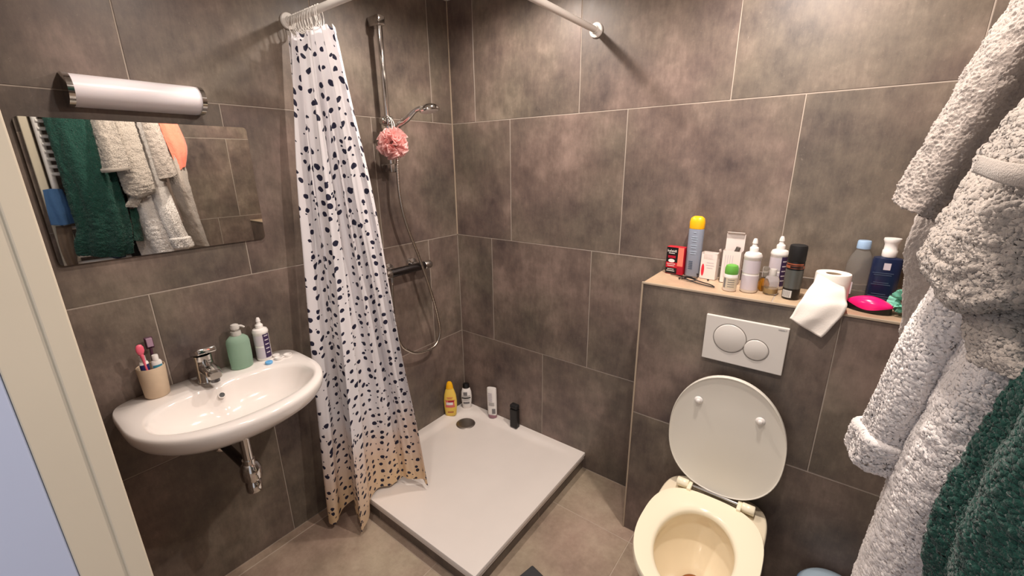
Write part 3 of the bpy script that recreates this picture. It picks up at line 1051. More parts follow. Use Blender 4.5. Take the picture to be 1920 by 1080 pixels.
translucent(M['loofah'], (255, 206, 202), 0.45)
lf = tag(empty('bath_pouf', (0.145, -0.5205, 1.682)), 'pink mesh bath pouf hanging from the shower rail', 'bath pouf')
parts = []
rr = random.Random(3)
for k in range(64):
    d = Vector((rr.gauss(0, 1), rr.gauss(0, 1), rr.gauss(0, 1))).normalized()
    t1 = d.orthogonal().normalized(); t2 = d.cross(t1)
    ang = rr.uniform(0, PI)
    ax = t1 * math.cos(ang) + t2 * math.sin(ang); bx_ = d.cross(ax)
    nU, nV = 16, 5
    vv, ff = [], []
    R0 = rr.uniform(0.060, 0.074)
    wid = 0
    ph = rr.uniform(0, 6)
    for i in range(nU + 1):
        a = (i / nU - 0.5) * 2
        side = 0.016 * math.sin(a * 8 + ph)
        for j in range(nV + 1):
            w = j / nV
            rad = R0 * (0.35 + 0.65 * w) * (1 - 0.22 * a * a)
            q = (d + ax * a * 0.62 + bx_ * (side * 10 * w * 0.8 + 0.1 * (w - 0.5) * math.sin(a * 9 + ph))).normalized() * rad
            vv.append(q + bx_ * side * w * 0.5)
    for i in range(nU):
        for j in range(nV):
            a0 = i * (nV + 1) + j
            ff.append((a0, a0 + 1, a0 + nV + 2, a0 + nV + 1))
    parts.append((vv, ff))
V, F = merge(parts)
pydata('ruffles', V, F, 'loofah', lf, True, recalc=False)
tube('hanging_cord', path([(0.0, 0.004, 0.05), (-0.022, 0.022, 0.082), (-0.048, 0.035, 0.108), (-0.083, 0.045, 0.125), (-0.052, 0.048, 0.104), (-0.012, 0.026, 0.075), (0.0, 0.004, 0.05)], 40), 0.0018, 'softwhite', lf, 8)

# ---------------------------------------------------------------- towels on the right wall
def drape(ctrl, nu, nv, fuzz=0.0, seed=0.0, fold=0.0, foldn=3.0, wav=0.0):
    """smooth cloth sheet through a grid of control points (rows top to bottom, columns across)"""
    C = np.array(ctrl, float)
    rows = [np.array([catmull(C[r], i / nu) for i in range(nu + 1)]) for r in range(len(C))]
    rows = np.array(rows)
    P = np.array([catmull(rows, j / nv) for j in range(nv + 1)])      # nv+1, nu+1, 3
    du = np.gradient(P, axis=1); dv = np.gradient(P, axis=0)
    n = np.cross(du, dv)
    n /= (np.linalg.norm(n, axis=2, keepdims=True) + 1e-12)
    if n[:, :, 1].mean() > 0:
        n = -n
    s = np.linspace(0, 1, nu + 1)[None, :]; t = np.linspace(0, 1, nv + 1)[:, None]
    if fold:
        P = P + n * (fold * np.sin(2 * PI * foldn * s + 1.4 * np.sin(2.5 * t + seed) + seed) * np.clip(0.25 + t, 0, 1))[:, :, None]
    if fuzz:
        g = np.random.RandomState(int(seed * 10) + 5)
        def sm(x, k):
            for _ in range(k):
                x = (np.roll(x, 1, 0) + 2 * x + np.roll(x, -1, 0)) / 4
                x = (np.roll(x, 1, 1) + 2 * x + np.roll(x, -1, 1)) / 4
            return x / x.std()
        a = 0.6 * g.normal(0, 1, (nv + 1, nu + 1)) + 0.7 * sm(g.normal(0, 1, (nv + 1, nu + 1)), 1)
        b = sm(g.normal(0, 1, (nv + 1, nu + 1)), 40)
        P = P + n * (fuzz * (0.66 * a + 0.9 * b))[:, :, None]
        P = P + g.normal(0, fuzz * 0.13, P.shape)
    v = P.reshape(-1, 3)
    w = nu + 1
    jj, ii = np.meshgrid(np.arange(nv), np.arange(nu), indexing='ij')
    a0 = (jj * w + ii).ravel()
    f = np.stack([a0, a0 + 1, a0 + w + 1, a0 + w], 1)
    return v, f


def cloth(name, sheets, m, thick=0.006, parent=None, loc=(0, 0, 0)):
    V, F, k = [], [], 0
    for v, f in sheets:
        V.append(v - np.array(loc)); F.append(f + k); k += len(v)
    V = np.concatenate(V); F = np.concatenate(F)
    me = bpy.data.meshes.new(name)
    me.from_pydata(V.tolist(), [], F.tolist())
    o = link(name, me, m, parent, True, loc)
    md = o.modifiers.new('thickness', 'SOLIDIFY')
    md.thickness = thick
    md.offset = -1.0
    return o


# radiator with bars, carrying the towels
rad = tag(empty('towel_radiator', (2.145, -1.09, 0.80)), 'white ladder towel radiator behind the hanging towels', 'radiator')
for y in (-0.235, 0.235):
    tube('upright', [(0, y, 0.0), (0, y, 0.5), (0, y, 1.12)], 0.016, 'white', rad, 16)
    for z in (0.12, 1.0):
        tube('wall_bracket', [(0.0, y, z), (0.03, y, z), (0.054, y, z)], 0.009, 'white', rad, 12)
zs = [0.03 + 0.0435 * k for k in range(8)] + [0.43 + 0.0435 * k for k in range(5)] + [0.76 + 0.0435 * k for k in range(8)]
v, f = tube_data([(-0.014, -0.235, 0), (-0.016, 0, 0), (-0.014, 0.235, 0)], 0.0105, 12)
o = pydata('bar', v, f, 'white', rad); autosmooth(o, 50)
o.location.z = zs[0]
for z in zs[1:]:
    c = o.copy(); COL.objects.link(c); c.parent = rad; c.location.z = z
struct(box('trim_4', (XR - 0.03, -1.388, 0.0), (XR - 0.0005, -1.348, CEIL), 'cream', bevel=0.004), 'cream upright board beside the towel radiator')
hk = tag(empty('towel_hook_rail', (XR, -0.93, 2.13)), 'white hook rail high on the wall behind the towels', 'hook rail')
box('rail_board', (-0.02, -0.22, -0.03), (-0.0005, 0.22, 0.03), 'white', hk, 0.004)
for y in (-0.17, 0.0, 0.13):
    tube('hook', path([(-0.015, y, 0.0), (-0.05, y, -0.012), (-0.085, y, 0.0), (-0.10, y, 0.035)], 14), 0.006, 'chrome', hk, 10)

FZ = 0.00135
g1 = drape([[(2.110, -0.800, 2.15), (2.085, -0.860, 2.16), (2.060, -0.850, 2.16), (2.075, -0.800, 2.16)],
            [(2.020, -0.835, 1.97), (1.968, -0.872, 1.965), (1.942, -0.815, 1.97), (1.975, -0.785, 1.97)],
            [(1.962, -0.835, 1.79), (1.910, -0.878, 1.79), (1.880, -0.815, 1.80), (1.915, -0.785, 1.80)],
            [(1.920, -0.830, 1.64), (1.868, -0.880, 1.645), (1.838, -0.815, 1.655), (1.878, -0.780, 1.665)],
            [(1.888, -0.830, 1.495), (1.838, -0.880, 1.515), (1.807, -0.812, 1.532), (1.850, -0.770, 1.55)]], 140, 390, FZ, 1.0)
g1b = drape([[(2.09, -0.78, 2.15), (2.075, -0.75, 2.15), (2.10, -0.73, 2.15)],
             [(1.97, -0.80, 1.80), (1.930, -0.735, 1.80), (1.985, -0.685, 1.80)],
             [(1.900, -0.810, 1.50), (1.850, -0.755, 1.50), (1.930, -0.690, 1.50)],
             [(1.905, -0.800, 1.38), (1.858, -0.750, 1.36), (1.930, -0.685, 1.36)],
             [(1.935, -0.775, 1.22), (1.885, -0.722, 1.20), (1.950, -0.665, 1.18)],
             [(1.960, -0.760, 1.06), (1.912, -0.700, 1.04), (1.965, -0.640, 1.02)]], 90, 300, FZ * 0.8, 2.0)
tag(cloth('grey_towel', [g1, g1b], 'terry_grey2', loc=(1.9, -0.8, 1.5)), 'light grey terry towel with a straight hem hanging beside the ledge', 'towel')

g2 = drape([[(2.070, -0.900, 2.15), (2.060, -0.950, 2.16), (2.090, -0.990, 2.16), (2.13, -1.0, 2.15)],
            [(1.975, -0.905, 1.90), (1.985, -0.985, 1.90), (2.040, -1.030, 1.90), (2.11, -1.02, 1.90)],
            [(1.912, -0.905, 1.68), (1.930, -0.990, 1.67), (1.985, -1.040, 1.66), (2.07, -1.03, 1.66)],
            [(1.866, -0.905, 1.53), (1.885, -0.990, 1.52), (1.945, -1.040, 1.52), (2.03, -1.03, 1.53)],
            [(1.850, -0.908, 1.465), (1.875, -0.990, 1.455), (1.932, -1.040, 1.475), (2.01, -1.03, 1.49)],
            [(1.860, -0.920, 1.438), (1.882, -0.998, 1.412), (1.928, -1.040, 1.438), (2.00, -1.02, 1.455)],
            [(1.876, -0.905, 1.440), (1.900, -0.965, 1.415), (1.942, -1.000, 1.440), (2.01, -0.98, 1.46)]], 130, 480, FZ, 3.0)
g2f = drape([[(2.060, -0.950, 2.17), (2.075, -1.01, 2.18), (2.11, -1.05, 2.17)],
             [(1.965, -1.000, 1.88), (1.995, -1.070, 1.88), (2.06, -1.09, 1.88)],
             [(1.905, -1.000, 1.70), (1.935, -1.080, 1.69), (2.01, -1.10, 1.69)],
             [(1.868, -1.000, 1.605), (1.898, -1.085, 1.592), (1.98, -1.11, 1.59)],
             [(1.866, -1.000, 1.585), (1.893, -1.088, 1.572), (1.97, -1.115, 1.57)]], 100, 370, FZ, 4.0)
g2h = drape([[(1.8655, -1.003, 1.599), (1.8915, -1.093, 1.587), (1.97, -1.121, 1.585)],
             [(1.8640, -1.004, 1.590), (1.8895, -1.095, 1.578), (1.968, -1.123, 1.576)],
             [(1.8650, -1.002, 1.581), (1.8910, -1.092, 1.568), (1.969, -1.120, 1.566)]], 40, 8, 0.0)
g2c = drape([[(1.900, -0.93, 1.50), (1.935, -0.98, 1.50), (1.99, -0.98, 1.50)],
             [(1.892, -0.955, 1.435), (1.922, -1.005, 1.43), (1.98, -1.00, 1.43)],
             [(1.898, -0.985, 1.385), (1.925, -1.035, 1.385), (1.985, -1.02, 1.39)],
             [(1.908, -1.008, 1.345), (1.938, -1.055, 1.348), (1.995, -1.03, 1.355)]], 75, 105, FZ, 5.0)
tag(cloth('grey_towel', [g2, g2f, g2h, g2c], 'terry_grey', loc=(1.9, -1.0, 1.5)), 'thick grey terry towel folded over itself in front of the white bathrobe', 'towel')

# white bathrobe: body and a sleeve with a turned cuff
wb1 = drape([[(2.06, -0.86, 2.10), (2.07, -0.92, 2.10), (2.09, -0.96, 2.10), (2.12, -1.0, 2.10), (2.15, -1.02, 2.10)],
             [(1.975, -0.850, 1.62), (1.985, -0.930, 1.62), (2.02, -0.965, 1.62), (2.06, -0.99, 1.62), (2.11, -1.02, 1.62)],
             [(1.925, -0.850, 1.36), (1.925, -0.935, 1.36), (1.950, -0.985, 1.36), (2.00, -1.00, 1.36), (2.08, -1.03, 1.36)],
             [(1.915, -0.820, 1.18), (1.900, -0.900, 1.18), (1.925, -0.975, 1.18), (1.975, -0.99, 1.18), (2.06, -1.03, 1.18)],
             [(1.915, -0.790, 1.03), (1.893, -0.870, 1.03), (1.915, -0.960, 1.03), (1.965, -0.96, 1.03), (2.05, -1.02, 1.03)],
             [(1.915, -0.770, 0.86), (1.890, -0.835, 0.86), (1.915, -0.930, 0.86), (1.965, -0.93, 0.86), (2.05, -1.00, 0.86)],
             [(1.915, -0.760, 0.70), (1.888, -0.815, 0.70), (1.915, -0.900, 0.70), (1.965, -0.90, 0.70), (2.05, -0.98, 0.70)],
             [(1.920, -0.750, 0.45), (1.890, -0.810, 0.45), (1.920, -0.890, 0.45), (1.970, -0.89, 0.45), (2.05, -0.97, 0.45)]], 180, 800, FZ * 0.9, 6.0, 0.006, 3.0)
NSL, NSS = 320, 140
cen = path([(2.00, -0.86, 1.66), (1.955, -0.868, 1.50), (1.920, -0.865, 1.40), (1.898, -0.858, 1.30), (1.890, -0.848, 1.20), (1.884, -0.830, 1.11), (1.882, -0.818, 1.055)], NSL)
V = []
gg = np.random.RandomState(9)
for j, c in enumerate(cen):
    t = j / (NSL - 1)
    rx, ry = 0.036 + 0.006 * t, 0.040 + 0.004 * t
    if t > 0.80:                       # turned-up cuff
        k = sst(0.80, 0.815, t)
        rx += 0.011 * k; ry += 0.011 * k
    if t > 0.975:
        k = (t - 0.975) / 0.025
        rx *= 1 - 0.35 * k * k; ry *= 1 - 0.35 * k * k
    for i in range(NSS):
        a = 2 * PI * i / NSS
        w = 1 + 0.13 * math.sin(3 * a + 1.2) * (1 - 0.6 * t) + 0.06 * math.sin(5 * a + 7 * t)
        q = 1 + gg.normal(0, 0.022)
        V.append((c[0] + rx * w * q * math.cos(a), c[1] + ry * w * q * math.sin(a), c[2] + gg.normal(0, 0.0008)))
V = np.array(V)
jj, ii = np.meshgrid(np.arange(NSL - 1), np.arange(NSS), indexing='ij')
F = np.stack([(jj * NSS + ii).ravel(), (jj * NSS + (ii + 1) % NSS).ravel(), ((jj + 1) * NSS + (ii + 1) % NSS).ravel(), ((jj + 1) * NSS + ii).ravel()], 1)
robe = tag(empty('bathrobe', (1.95, -0.88, 1.2)), 'white terry bathrobe with a turned-up cuff hanging beside the toilet', 'bathrobe')
cloth('robe_body', [(wb1[0] - np.array((1.95, -0.88, 1.2)), wb1[1])], 'terry_white', 0.007, robe)
o = cloth('sleeve', [(V - np.array((1.95, -0.88, 1.2)), F)], 'terry_white', 0.006, robe)

gr = drape([[(2.095, -1.08, 2.02), (2.085, -1.16, 2.02), (2.085, -1.24, 2.02), (2.10, -1.295, 2.02)],
            [(2.060, -1.06, 1.86), (2.045, -1.15, 1.86), (2.05, -1.24, 1.86), (2.075, -1.295, 1.86)],
            [(2.005, -1.055, 1.60), (1.995, -1.14, 1.60), (2.015, -1.24, 1.60), (2.055, -1.295, 1.60)],
            [(1.945, -1.055, 1.355), (1.955, -1.13, 1.36), (1.99, -1.23, 1.37), (2.035, -1.30, 1.37)],
            [(1.922, -1.06, 1.22), (1.938, -1.13, 1.21), (1.98, -1.23, 1.22), (2.025, -1.30, 1.23)],
            [(1.912, -1.075, 1.13), (1.932, -1.145, 1.11), (1.98, -1.24, 1.12), (2.025, -1.33, 1.14)],
            [(1.920, -1.085, 1.06), (1.942, -1.15, 1.04), (1.985, -1.24, 1.05), (2.03, -1.33, 1.07)]], 190, 560, 0.0013, 7.0, 0.007, 3.2)
gr2 = drape([[(1.948, -1.045, 1.33), (1.965, -1.0, 1.34), (2.01, -0.98, 1.36)],
             [(1.925, -1.052, 1.22), (1.955, -1.01, 1.23), (2.00, -0.99, 1.24)],
             [(1.914, -1.068, 1.135), (1.950, -1.02, 1.12), (2.00, -1.0, 1.12)]], 40, 100, 0.0015, 8.0)
tag(cloth('green_towel', [gr, gr2], 'terry_green', loc=(2.0, -1.18, 1.4)), 'dark green plush towel hanging over the radiator', 'towel')
co = drape([[(2.08, -0.79, 2.12), (2.06, -0.75, 2.12), (2.09, -0.70, 2.12)],
            [(1.962, -0.785, 1.93), (1.952, -0.735, 1.93), (1.99, -0.68, 1.93)],
            [(1.920, -0.782, 1.80), (1.915, -0.720, 1.80), (1.95, -0.66, 1.81)],
            [(1.890, -0.768, 1.68), (1.890, -0.705, 1.69), (1.93, -0.655, 1.71)],
            [(1.868, -0.755, 1.565), (1.880, -0.722, 1.585), (1.92, -0.69, 1.60)]], 60, 120, 0.0006, 9.0, 0.005, 2.0)
tag(cloth('coral_cloth', [co], 'coral', 0.003, loc=(1.95, -0.73, 1.8)), 'coral pink cloth hanging behind the grey towels', 'cloth')
bl = drape([[(2.115, -1.385, 1.47), (2.105, -1.35, 1.475), (2.110, -1.30, 1.47)],
            [(2.090, -1.395, 1.36), (2.080, -1.35, 1.36), (2.090, -1.29, 1.36)],
            [(2.085, -1.40, 1.262), (2.075, -1.35, 1.255), (2.09, -1.29, 1.262)]], 30, 40, 0.0006, 1.5, 0.004, 2)
tag(cloth('blue_cloth', [bl], 'blue_cloth', 0.004, loc=(2.1, -1.35, 1.37)), 'mid blue cloth at the door end of the radiator', 'cloth')
br = drape([[(2.11, -1.38, 1.25), (2.10, -1.35, 1.25), (2.105, -1.31, 1.25)],
            [(2.10, -1.39, 1.10), (2.095, -1.36, 1.10), (2.10, -1.325, 1.10)],
            [(2.10, -1.38, 0.97), (2.095, -1.36, 0.97), (2.10, -1.34, 0.97)]], 30, 40, 0.0006, 1.7, 0.004, 2)
tag(cloth('brown_cloth', [br], 'brown_cloth', 0.004, loc=(2.1, -1.35, 1.1)), 'grey-brown cloth hanging below the blue cloth', 'cloth')
nv_ = drape([[(2.08, -1.10, 1.30), (2.075, -1.14, 1.30), (2.085, -1.19, 1.30)],
             [(2.085, -1.10, 1.15), (2.08, -1.145, 1.15), (2.09, -1.20, 1.15)],
             [(2.09, -1.10, 1.01), (2.085, -1.14, 1.005), (2.095, -1.18, 1.02)]], 30, 50, 0.0006, 1.9, 0.004, 2)
tag(cloth('navy_cloth', [nv_], 'navy_cloth', 0.004, loc=(2.08, -1.15, 1.15)), 'navy blue cloth showing below the green towel', 'cloth')
bk = drape([[(2.08, -0.99, 1.95), (2.07, -1.02, 1.95), (2.085, -1.05, 1.95)],
            [(2.065, -0.95, 1.45), (2.055, -1.01, 1.45), (2.07, -1.08, 1.45)],
            [(2.060, -0.93, 0.95), (2.055, -1.00, 0.95), (2.07, -1.07, 0.95)]], 30, 90, 0.0006, 2.1, 0.006, 2)
tag(cloth('black_garment', [bk], 'black_cloth', 0.004, loc=(2.06, -1.0, 1.4)), 'black garment between the green towel and the white bathrobe', 'garment')

# ---------------------------------------------------------------- small things
def arc(name, r, z0, z1, a0, a1, m, parent, sx=1.0, sy=1.0, seg=16, lift=0.0004, z_prof=None):
    """curved label on the front of a round bottle; angle 0 faces the room (-Y)"""
    v, f = [], []
    for j in range(2):
        z = (z0, z1)[j]
        for i in range(seg + 1):
            a = math.radians(a0 + (a1 - a0) * i / seg) - PI / 2
            v.append(((r * sx + lift) * math.cos(a), (r * sy + lift) * math.sin(a), z))
    for i in range(seg):
        f.append((i, i + 1, seg + 2 + i, seg + 1 + i))
    return pydata(name, v, f, m, parent, True, recalc=False)


def flat(name, c, w, h, m, parent, face='-Y', lift=0.0):
    x, y, z = c
    if face == '-Y':
        v = [(x - w / 2, y, z - h / 2), (x + w / 2, y, z - h / 2), (x + w / 2, y, z + h / 2), (x - w / 2, y, z + h / 2)]
    else:
        v = [(x, y - w / 2, z - h / 2), (x, y + w / 2, z - h / 2), (x, y + w / 2, z + h / 2), (x, y - w / 2, z + h / 2)]
    return pydata(name, v, [(0, 1, 2, 3)], m, parent, False, recalc=False)


Z0 = BZ + 0.0015
for nme, rgb, kw in (('red_carton', (196, 30, 48), dict(rough=0.35)), ('salmon_print', (246, 128, 108), dict(rough=0.35)),
                     ('crimson_print', (170, 20, 46), dict(rough=0.35)), ('black_print', (24, 20, 22), dict(rough=0.35)),
                     ('white_print', (240, 236, 232), dict(rough=0.5)), ('yellow_cap', (252, 188, 28), dict(rough=0.3)),
                     ('steel_blue', (140, 148, 164), dict(rough=0.3)), ('pale_blue_print', (176, 192, 210), dict(rough=0.4)),
                     ('dark_blue_print', (70, 86, 110), dict(rough=0.4)), ('green_cap', (104, 172, 72), dict(rough=0.3)),
                     ('label_grey', (206, 198, 206), dict(rough=0.45)), ('beige_print', (206, 196, 176), dict(rough=0.45)),
                     ('purple_print', (58, 40, 78), dict(rough=0.4)), ('can_grey', (96, 98, 94), dict(rough=0.35, metal=0.3)),
                     ('copper_print', (186, 104, 76), dict(rough=0.35, metal=0.4)), ('barcode', (200, 200, 198), dict(rough=0.5)),
                     ('amber_glass', (196, 140, 40), dict(rough=0.05, trans=0.85)), ('amber_liquid', (214, 176, 84), dict(rough=0.05, trans=0.6)),
                     ('clear_glass', (244, 244, 240), dict(rough=0.03, trans=0.95)), ('clear_pet', (240, 240, 236), dict(rough=0.05, trans=0.9, ior=1.12)),
                     ('paleblue_cap', (158, 188, 220), dict(rough=0.35)), ('navy_bottle', (26, 36, 66), dict(rough=0.25)),
                     ('hot_pink', (242, 30, 120), dict(rough=0.22)), ('mint', (126, 198, 176), dict(rough=0.7, sss=0.2, var=0.15, vscale=60)),
                     ('paper', (244, 238, 230), dict(rough=0.9, bump=0.2, bscale=300)), ('cardboard', (172, 152, 128), dict(rough=0.9)),
                     ('red_tube', (224, 52, 70), dict(rough=0.4)), ('carton_white', (238, 228, 222), dict(rough=0.6)),
                     ('yellow_bottle', (242, 206, 92), dict(rough=0.3)), ('pink_print', (222, 112, 104), dict(rough=0.4)),
                     ('mauve_cap', (158, 116, 128), dict(rough=0.35)), ('cup_beige', (206, 184, 158), dict(rough=0.6, var=0.08, vscale=60)),
                     ('pink_plastic', (240, 106, 130), dict(rough=0.3)), ('plum_plastic', (78, 44, 62), dict(rough=0.35)),
                     ('bristle_mauve', (168, 138, 158), dict(rough=0.8)), ('navy_print', (36, 40, 96), dict(rough=0.4)),
                     ('teal_print', (70, 150, 176), dict(rough=0.4)), ('soap_green', (188, 220, 198), dict(rough=0.05, trans=0.55, ior=1.15)),
                     ('soap_liquid', (150, 206, 170), dict(rough=0.1, trans=0.55, ior=1.33)), ('milky', (236, 232, 226), dict(rough=0.25, trans=0.35)),
                     ('sky_blue', (110, 182, 238), dict(rough=0.35)), ('bin_blue', (168, 190, 206), dict(rough=0.18)), ('bin_rim', (96, 120, 150), dict(rough=0.25)),
                     ('mat_grey', (62, 62, 64), dict(rough=0.8, var=0.1, vscale=80))):
    M[nme] = mat(nme, rgb, **kw)

# red and black carton
t = tag(empty('small_box', (1.258, -0.046, Z0)), 'small red and black carton at the shower end of the ledge', 'box')
t.rotation_euler.z = math.radians(-4)
box('carton', (-0.034, -0.016, 0), (0.034, 0.016, 0.110), 'red_carton', t, 0.0015)
yf = -0.0164
flat('print_panel', (-0.011, yf, 0.078), 0.045, 0.060, 'black_print', t)
flat('print_panel', (0.022, yf, 0.072), 0.022, 0.074, 'salmon_print', t)
flat('print_panel', (-0.011, yf, 0.014), 0.045, 0.024, 'black_print', t)
flat('print_panel', (0.022, yf, 0.017), 0.022, 0.030, 'crimson_print', t)
flat('print_panel', (-0.012, yf - 0.0003, 0.070), 0.030, 0.010, 'crimson_print', t)
v, f = lathe_data([(0.0, 0.0), (0.013, 0.0)], 20, 1.0, 0.55)
pydata('print_oval', [(p[0] - 0.012, yf - 0.0004, p[1] + 0.054) for p in v], f, 'white_print', t, False)
text_mesh('brand_text', 'kaleidi', 0.0145, 'white_print', t, frame_mat((-0.031, yf - 0.0003, 0.089), (1, 0, 0), (0, 0, 1)))
for z, w in ((0.084, 0.024), (0.041, 0.034), (0.034, 0.028), (0.020, 0.026), (0.013, 0.032)):
    flat('print_line', (-0.013, yf - 0.0004, z), w, 0.0022, 'white_print', t)

# tall blue spray with yellow cap
t = tag(empty('spray_bottle', (1.322, -0.040, Z0)), 'tall grey-blue bottle with a rounded yellow cap', 'bottle')
lathe('bottle', [(0.0, 0.0), (0.026, 0.0), (0.0275, 0.004), (0.0275, 0.182), (0.026, 0.187), (0.0, 0.187)], 'steel_blue', t, 36, 1.0, 0.72, n=2.6)
lathe('cap', [(0.0265, 0.186), (0.0275, 0.190), (0.0275, 0.212), (0.024, 0.226), (0.015, 0.233), (0.0, 0.2345)], 'yellow_cap', t, 36, 1.0, 0.74, n=2.5)
for z, w in ((0.172, 10), (0.155, 22), (0.147, 26), (0.138, 18), (0.122, 26), (0.112, 20), (0.098, 28), (0.090, 24)):
    arc('print_line', 0.0275, z, z + 0.003, -w, w, 'pale_blue_print', t, 1.0, 0.76)
for k in range(5):
    arc('print_line', 0.0275, 0.030 + 0.007 * k, 0.033 + 0.007 * k, -28, 6, 'dark_blue_print', t, 1.0, 0.76)
arc('print_stripe', 0.0275, 0.02, 0.18, 58, 64, 'dark_blue_print', t, 1.0, 0.76)

# small white carton with a window and a red printed tube on it
t = tag(empty('small_carton', (1.385, -0.048, Z0)), 'small open white carton with a red printed tube', 'box')
t.rotation_euler.z = math.radians(-6)
bm = bmesh.new()
add_box(bm, (-0.029, -0.016, 0.0), (0.029, -0.0152, 0.075))
add_box(bm, (-0.029, -0.016, 0.075), (-0.019, -0.0152, 0.100))
add_box(bm, (0.021, -0.016, 0.075), (0.029, -0.0152, 0.100))
add_box(bm, (-0.029, -0.016, 0.097), (0.029, -0.0152, 0.101))
add_box(bm, (-0.029, 0.0152, 0.0), (0.029, 0.016, 0.101))
add_box(bm, (-0.029, -0.016, 0.0), (-0.0282, 0.016, 0.101))
add_box(bm, (0.0282, -0.016, 0.0), (0.029, 0.016, 0.101))
add_box(bm, (-0.029, -0.016, 0.0), (0.029, 0.016, 0.0008))
from_bm('carton', bm, 'carton_white', t)
pydata('flap', [(0.029, -0.015, 0.100), (0.029, 0.015, 0.100), (0.034, 0.013, 0.108), (0.030, 0.011, 0.118), (0.030, -0.011, 0.118), (0.034, -0.013, 0.108)], [(0, 1, 2, 5), (5, 2, 3, 4)], 'carton_white', t)
v, f = lathe_data([(0.0, 0.0), (0.0055, 0.0)], 20, 1.0, 4.3)
pydata('print_oval', [(p[0] - 0.019, -0.0166, p[1] + 0.034) for p in v], f, 'red_tube', t, False)
for k, w in enumerate((0.026, 0.030, 0.022)):
    flat('print_line', (0.006, -0.0165, 0.064 - 0.010 * k), w, 0.002, 'label_grey', t)

# tall open carton with a silver tube in it
t = tag(empty('tall_carton', (1.462, -0.062, Z0)), 'tall open white carton with its back flap standing up', 'box')
bm = bmesh.new()
for lo, hi in (((-0.031, -0.019, 0), (0.031, -0.0182, 0.120)), ((-0.031, 0.0182, 0), (0.031, 0.019, 0.178)), ((-0.031, -0.019, 0), (-0.0302, 0.019, 0.120)),
               ((0.0302, -0.019, 0), (0.031, 0.019, 0.120)), ((-0.031, -0.019, 0), (0.031, 0.019, 0.0008))):
    add_box(bm, lo, hi)
from_bm('carton', bm, 'carton_white', t)
bm = bmesh.new()
add_box(bm, (-0.029, -0.001, -0.0006), (0.029, 0.0006, 0.0120), 0.0004, 1)
o = from_bm('flap_tab', bm, 'carton_white', t, False, (0, 0.0180, 0.178)); o.rotation_euler.x = math.radians(55)
for x in (-0.020, -0.012, -0.004, 0.004):
    flat('print_line', (x, -0.0194, 0.062), 0.0018, 0.085, 'label_grey', t)
st = tag(tube('silver_tube', [(1.462, -0.060, 1.235), (1.472, -0.061, 1.272), (1.462 - 0.012 + 0.006, -0.062, 1.2955)][:2] + [(1.4775, -0.0615, 1.293)], [0.009, 0.009, 0.0075], 'steel', None, 16), 'small silver tube sticking out of the tall open carton', 'tube')

# roll-on with green cap
t = tag(empty('roll_on', (1.483, -0.172, Z0)), 'white roll-on deodorant with a bright green cap', 'deodorant')
lathe('bottle', [(0.0, 0.0), (0.020, 0.0), (0.022, 0.003), (0.022, 0.056), (0.021, 0.059), (0.0, 0.059)], 'white', t, 32)
lathe('cap', [(0.0205, 0.0585), (0.0215, 0.062), (0.0215, 0.080), (0.018, 0.089), (0.010, 0.0925), (0.0, 0.093)], 'green_cap', t, 32)
arc('label', 0.022, 0.010, 0.048, -75, 75, 'beige_print', t)
arc('print_leaf', 0.0222, 0.012, 0.046, -52, -30, 'greyprint', t)
for k in range(4):
    arc('print_line', 0.0222, 0.016 + 0.008 * k, 0.018 + 0.008 * k, -12, 45, 'greyprint', t)


def solution(loc, label, dark_side, lab='label_grey', h=1.0, rz=0.0):
    t = tag(empty('nozzle_bottle', loc), label, 'bottle', 'white bottles with pointed nozzle caps')
    t.rotation_euler.z = rz
    lathe('bottle', [(0.0, 0.0), (0.024, 0.0), (0.0262, 0.003), (0.0262, 0.062 * h), (0.0255, 0.064 * h), (0.0262, 0.066 * h), (0.0262, 0.118 * h), (0.0275, 0.120 * h), (0.0275, 0.127 * h), (0.024, 0.135 * h), (0.015, 0.139 * h), (0.0, 0.139 * h)], 'white', t, 36)
    c = lathe('cap', [(0.0, 0.138 * h), (0.013, 0.138 * h), (0.0135, 0.152 * h), (0.012, 0.155 * h), (0.0085, 0.157 * h), (0.0065, 0.166 * h), (0.0085, 0.168 * h), (0.0070, 0.178 * h), (0.0045, 0.184 * h), (0.0, 0.185 * h)], 'white', t, 24)
    arc('label', 0.0262, 0.010, 0.060 * h, -80, 80, lab, t)
    arc('label', 0.0262, 0.068 * h, 0.112 * h, -80, 80, lab, t)
    if dark_side:
        arc('dark_label', 0.0264, 0.012, 0.116 * h, dark_side[0], dark_side[1], 'purple_print', t)
        for k in range(5):
            arc('print_line', 0.0266, 0.03 + 0.017 * k, 0.034 + 0.017 * k, dark_side[0] + 10, dark_side[1] - 12, 'label_grey', t)
    return t


solution((1.5385, -0.150, Z0), 'white nozzle bottle with plain grey label beside the green-capped roll-on', None)
solution((1.606, -0.052, Z0), 'white nozzle bottle behind the black spray can', (24, 80))

# two small perfume bottles
t = tag(empty('perfume_bottle', (1.5785, -0.108, Z0)), 'small amber glass perfume bottle beside the white nozzle bottle', 'perfume')
lathe('glass', [(0.0, 0.0), (0.014, 0.0), (0.018, 0.006), (0.019, 0.026), (0.015, 0.040), (0.008, 0.046), (0.0, 0.046)], 'amber_glass', t, 28)
lathe('stopper', [(0.0, 0.046), (0.009, 0.046), (0.0105, 0.052), (0.0105, 0.080), (0.008, 0.084), (0.0, 0.085)], 'clear_pet', t, 24)
t = tag(empty('perfume_bottle', (1.6035, -0.140, Z0)), 'clear glass perfume bottle with a little yellow perfume left', 'perfume')
lathe('glass', [(0.0, 0.0), (0.020, 0.0), (0.022, 0.004), (0.022, 0.052), (0.016, 0.062), (0.010, 0.064), (0.0, 0.064)], 'clear_pet', t, 32)
lathe('perfume', [(0.0, 0.004), (0.0195, 0.004), (0.0195, 0.020), (0.0, 0.020)], 'amber_liquid', t, 32)
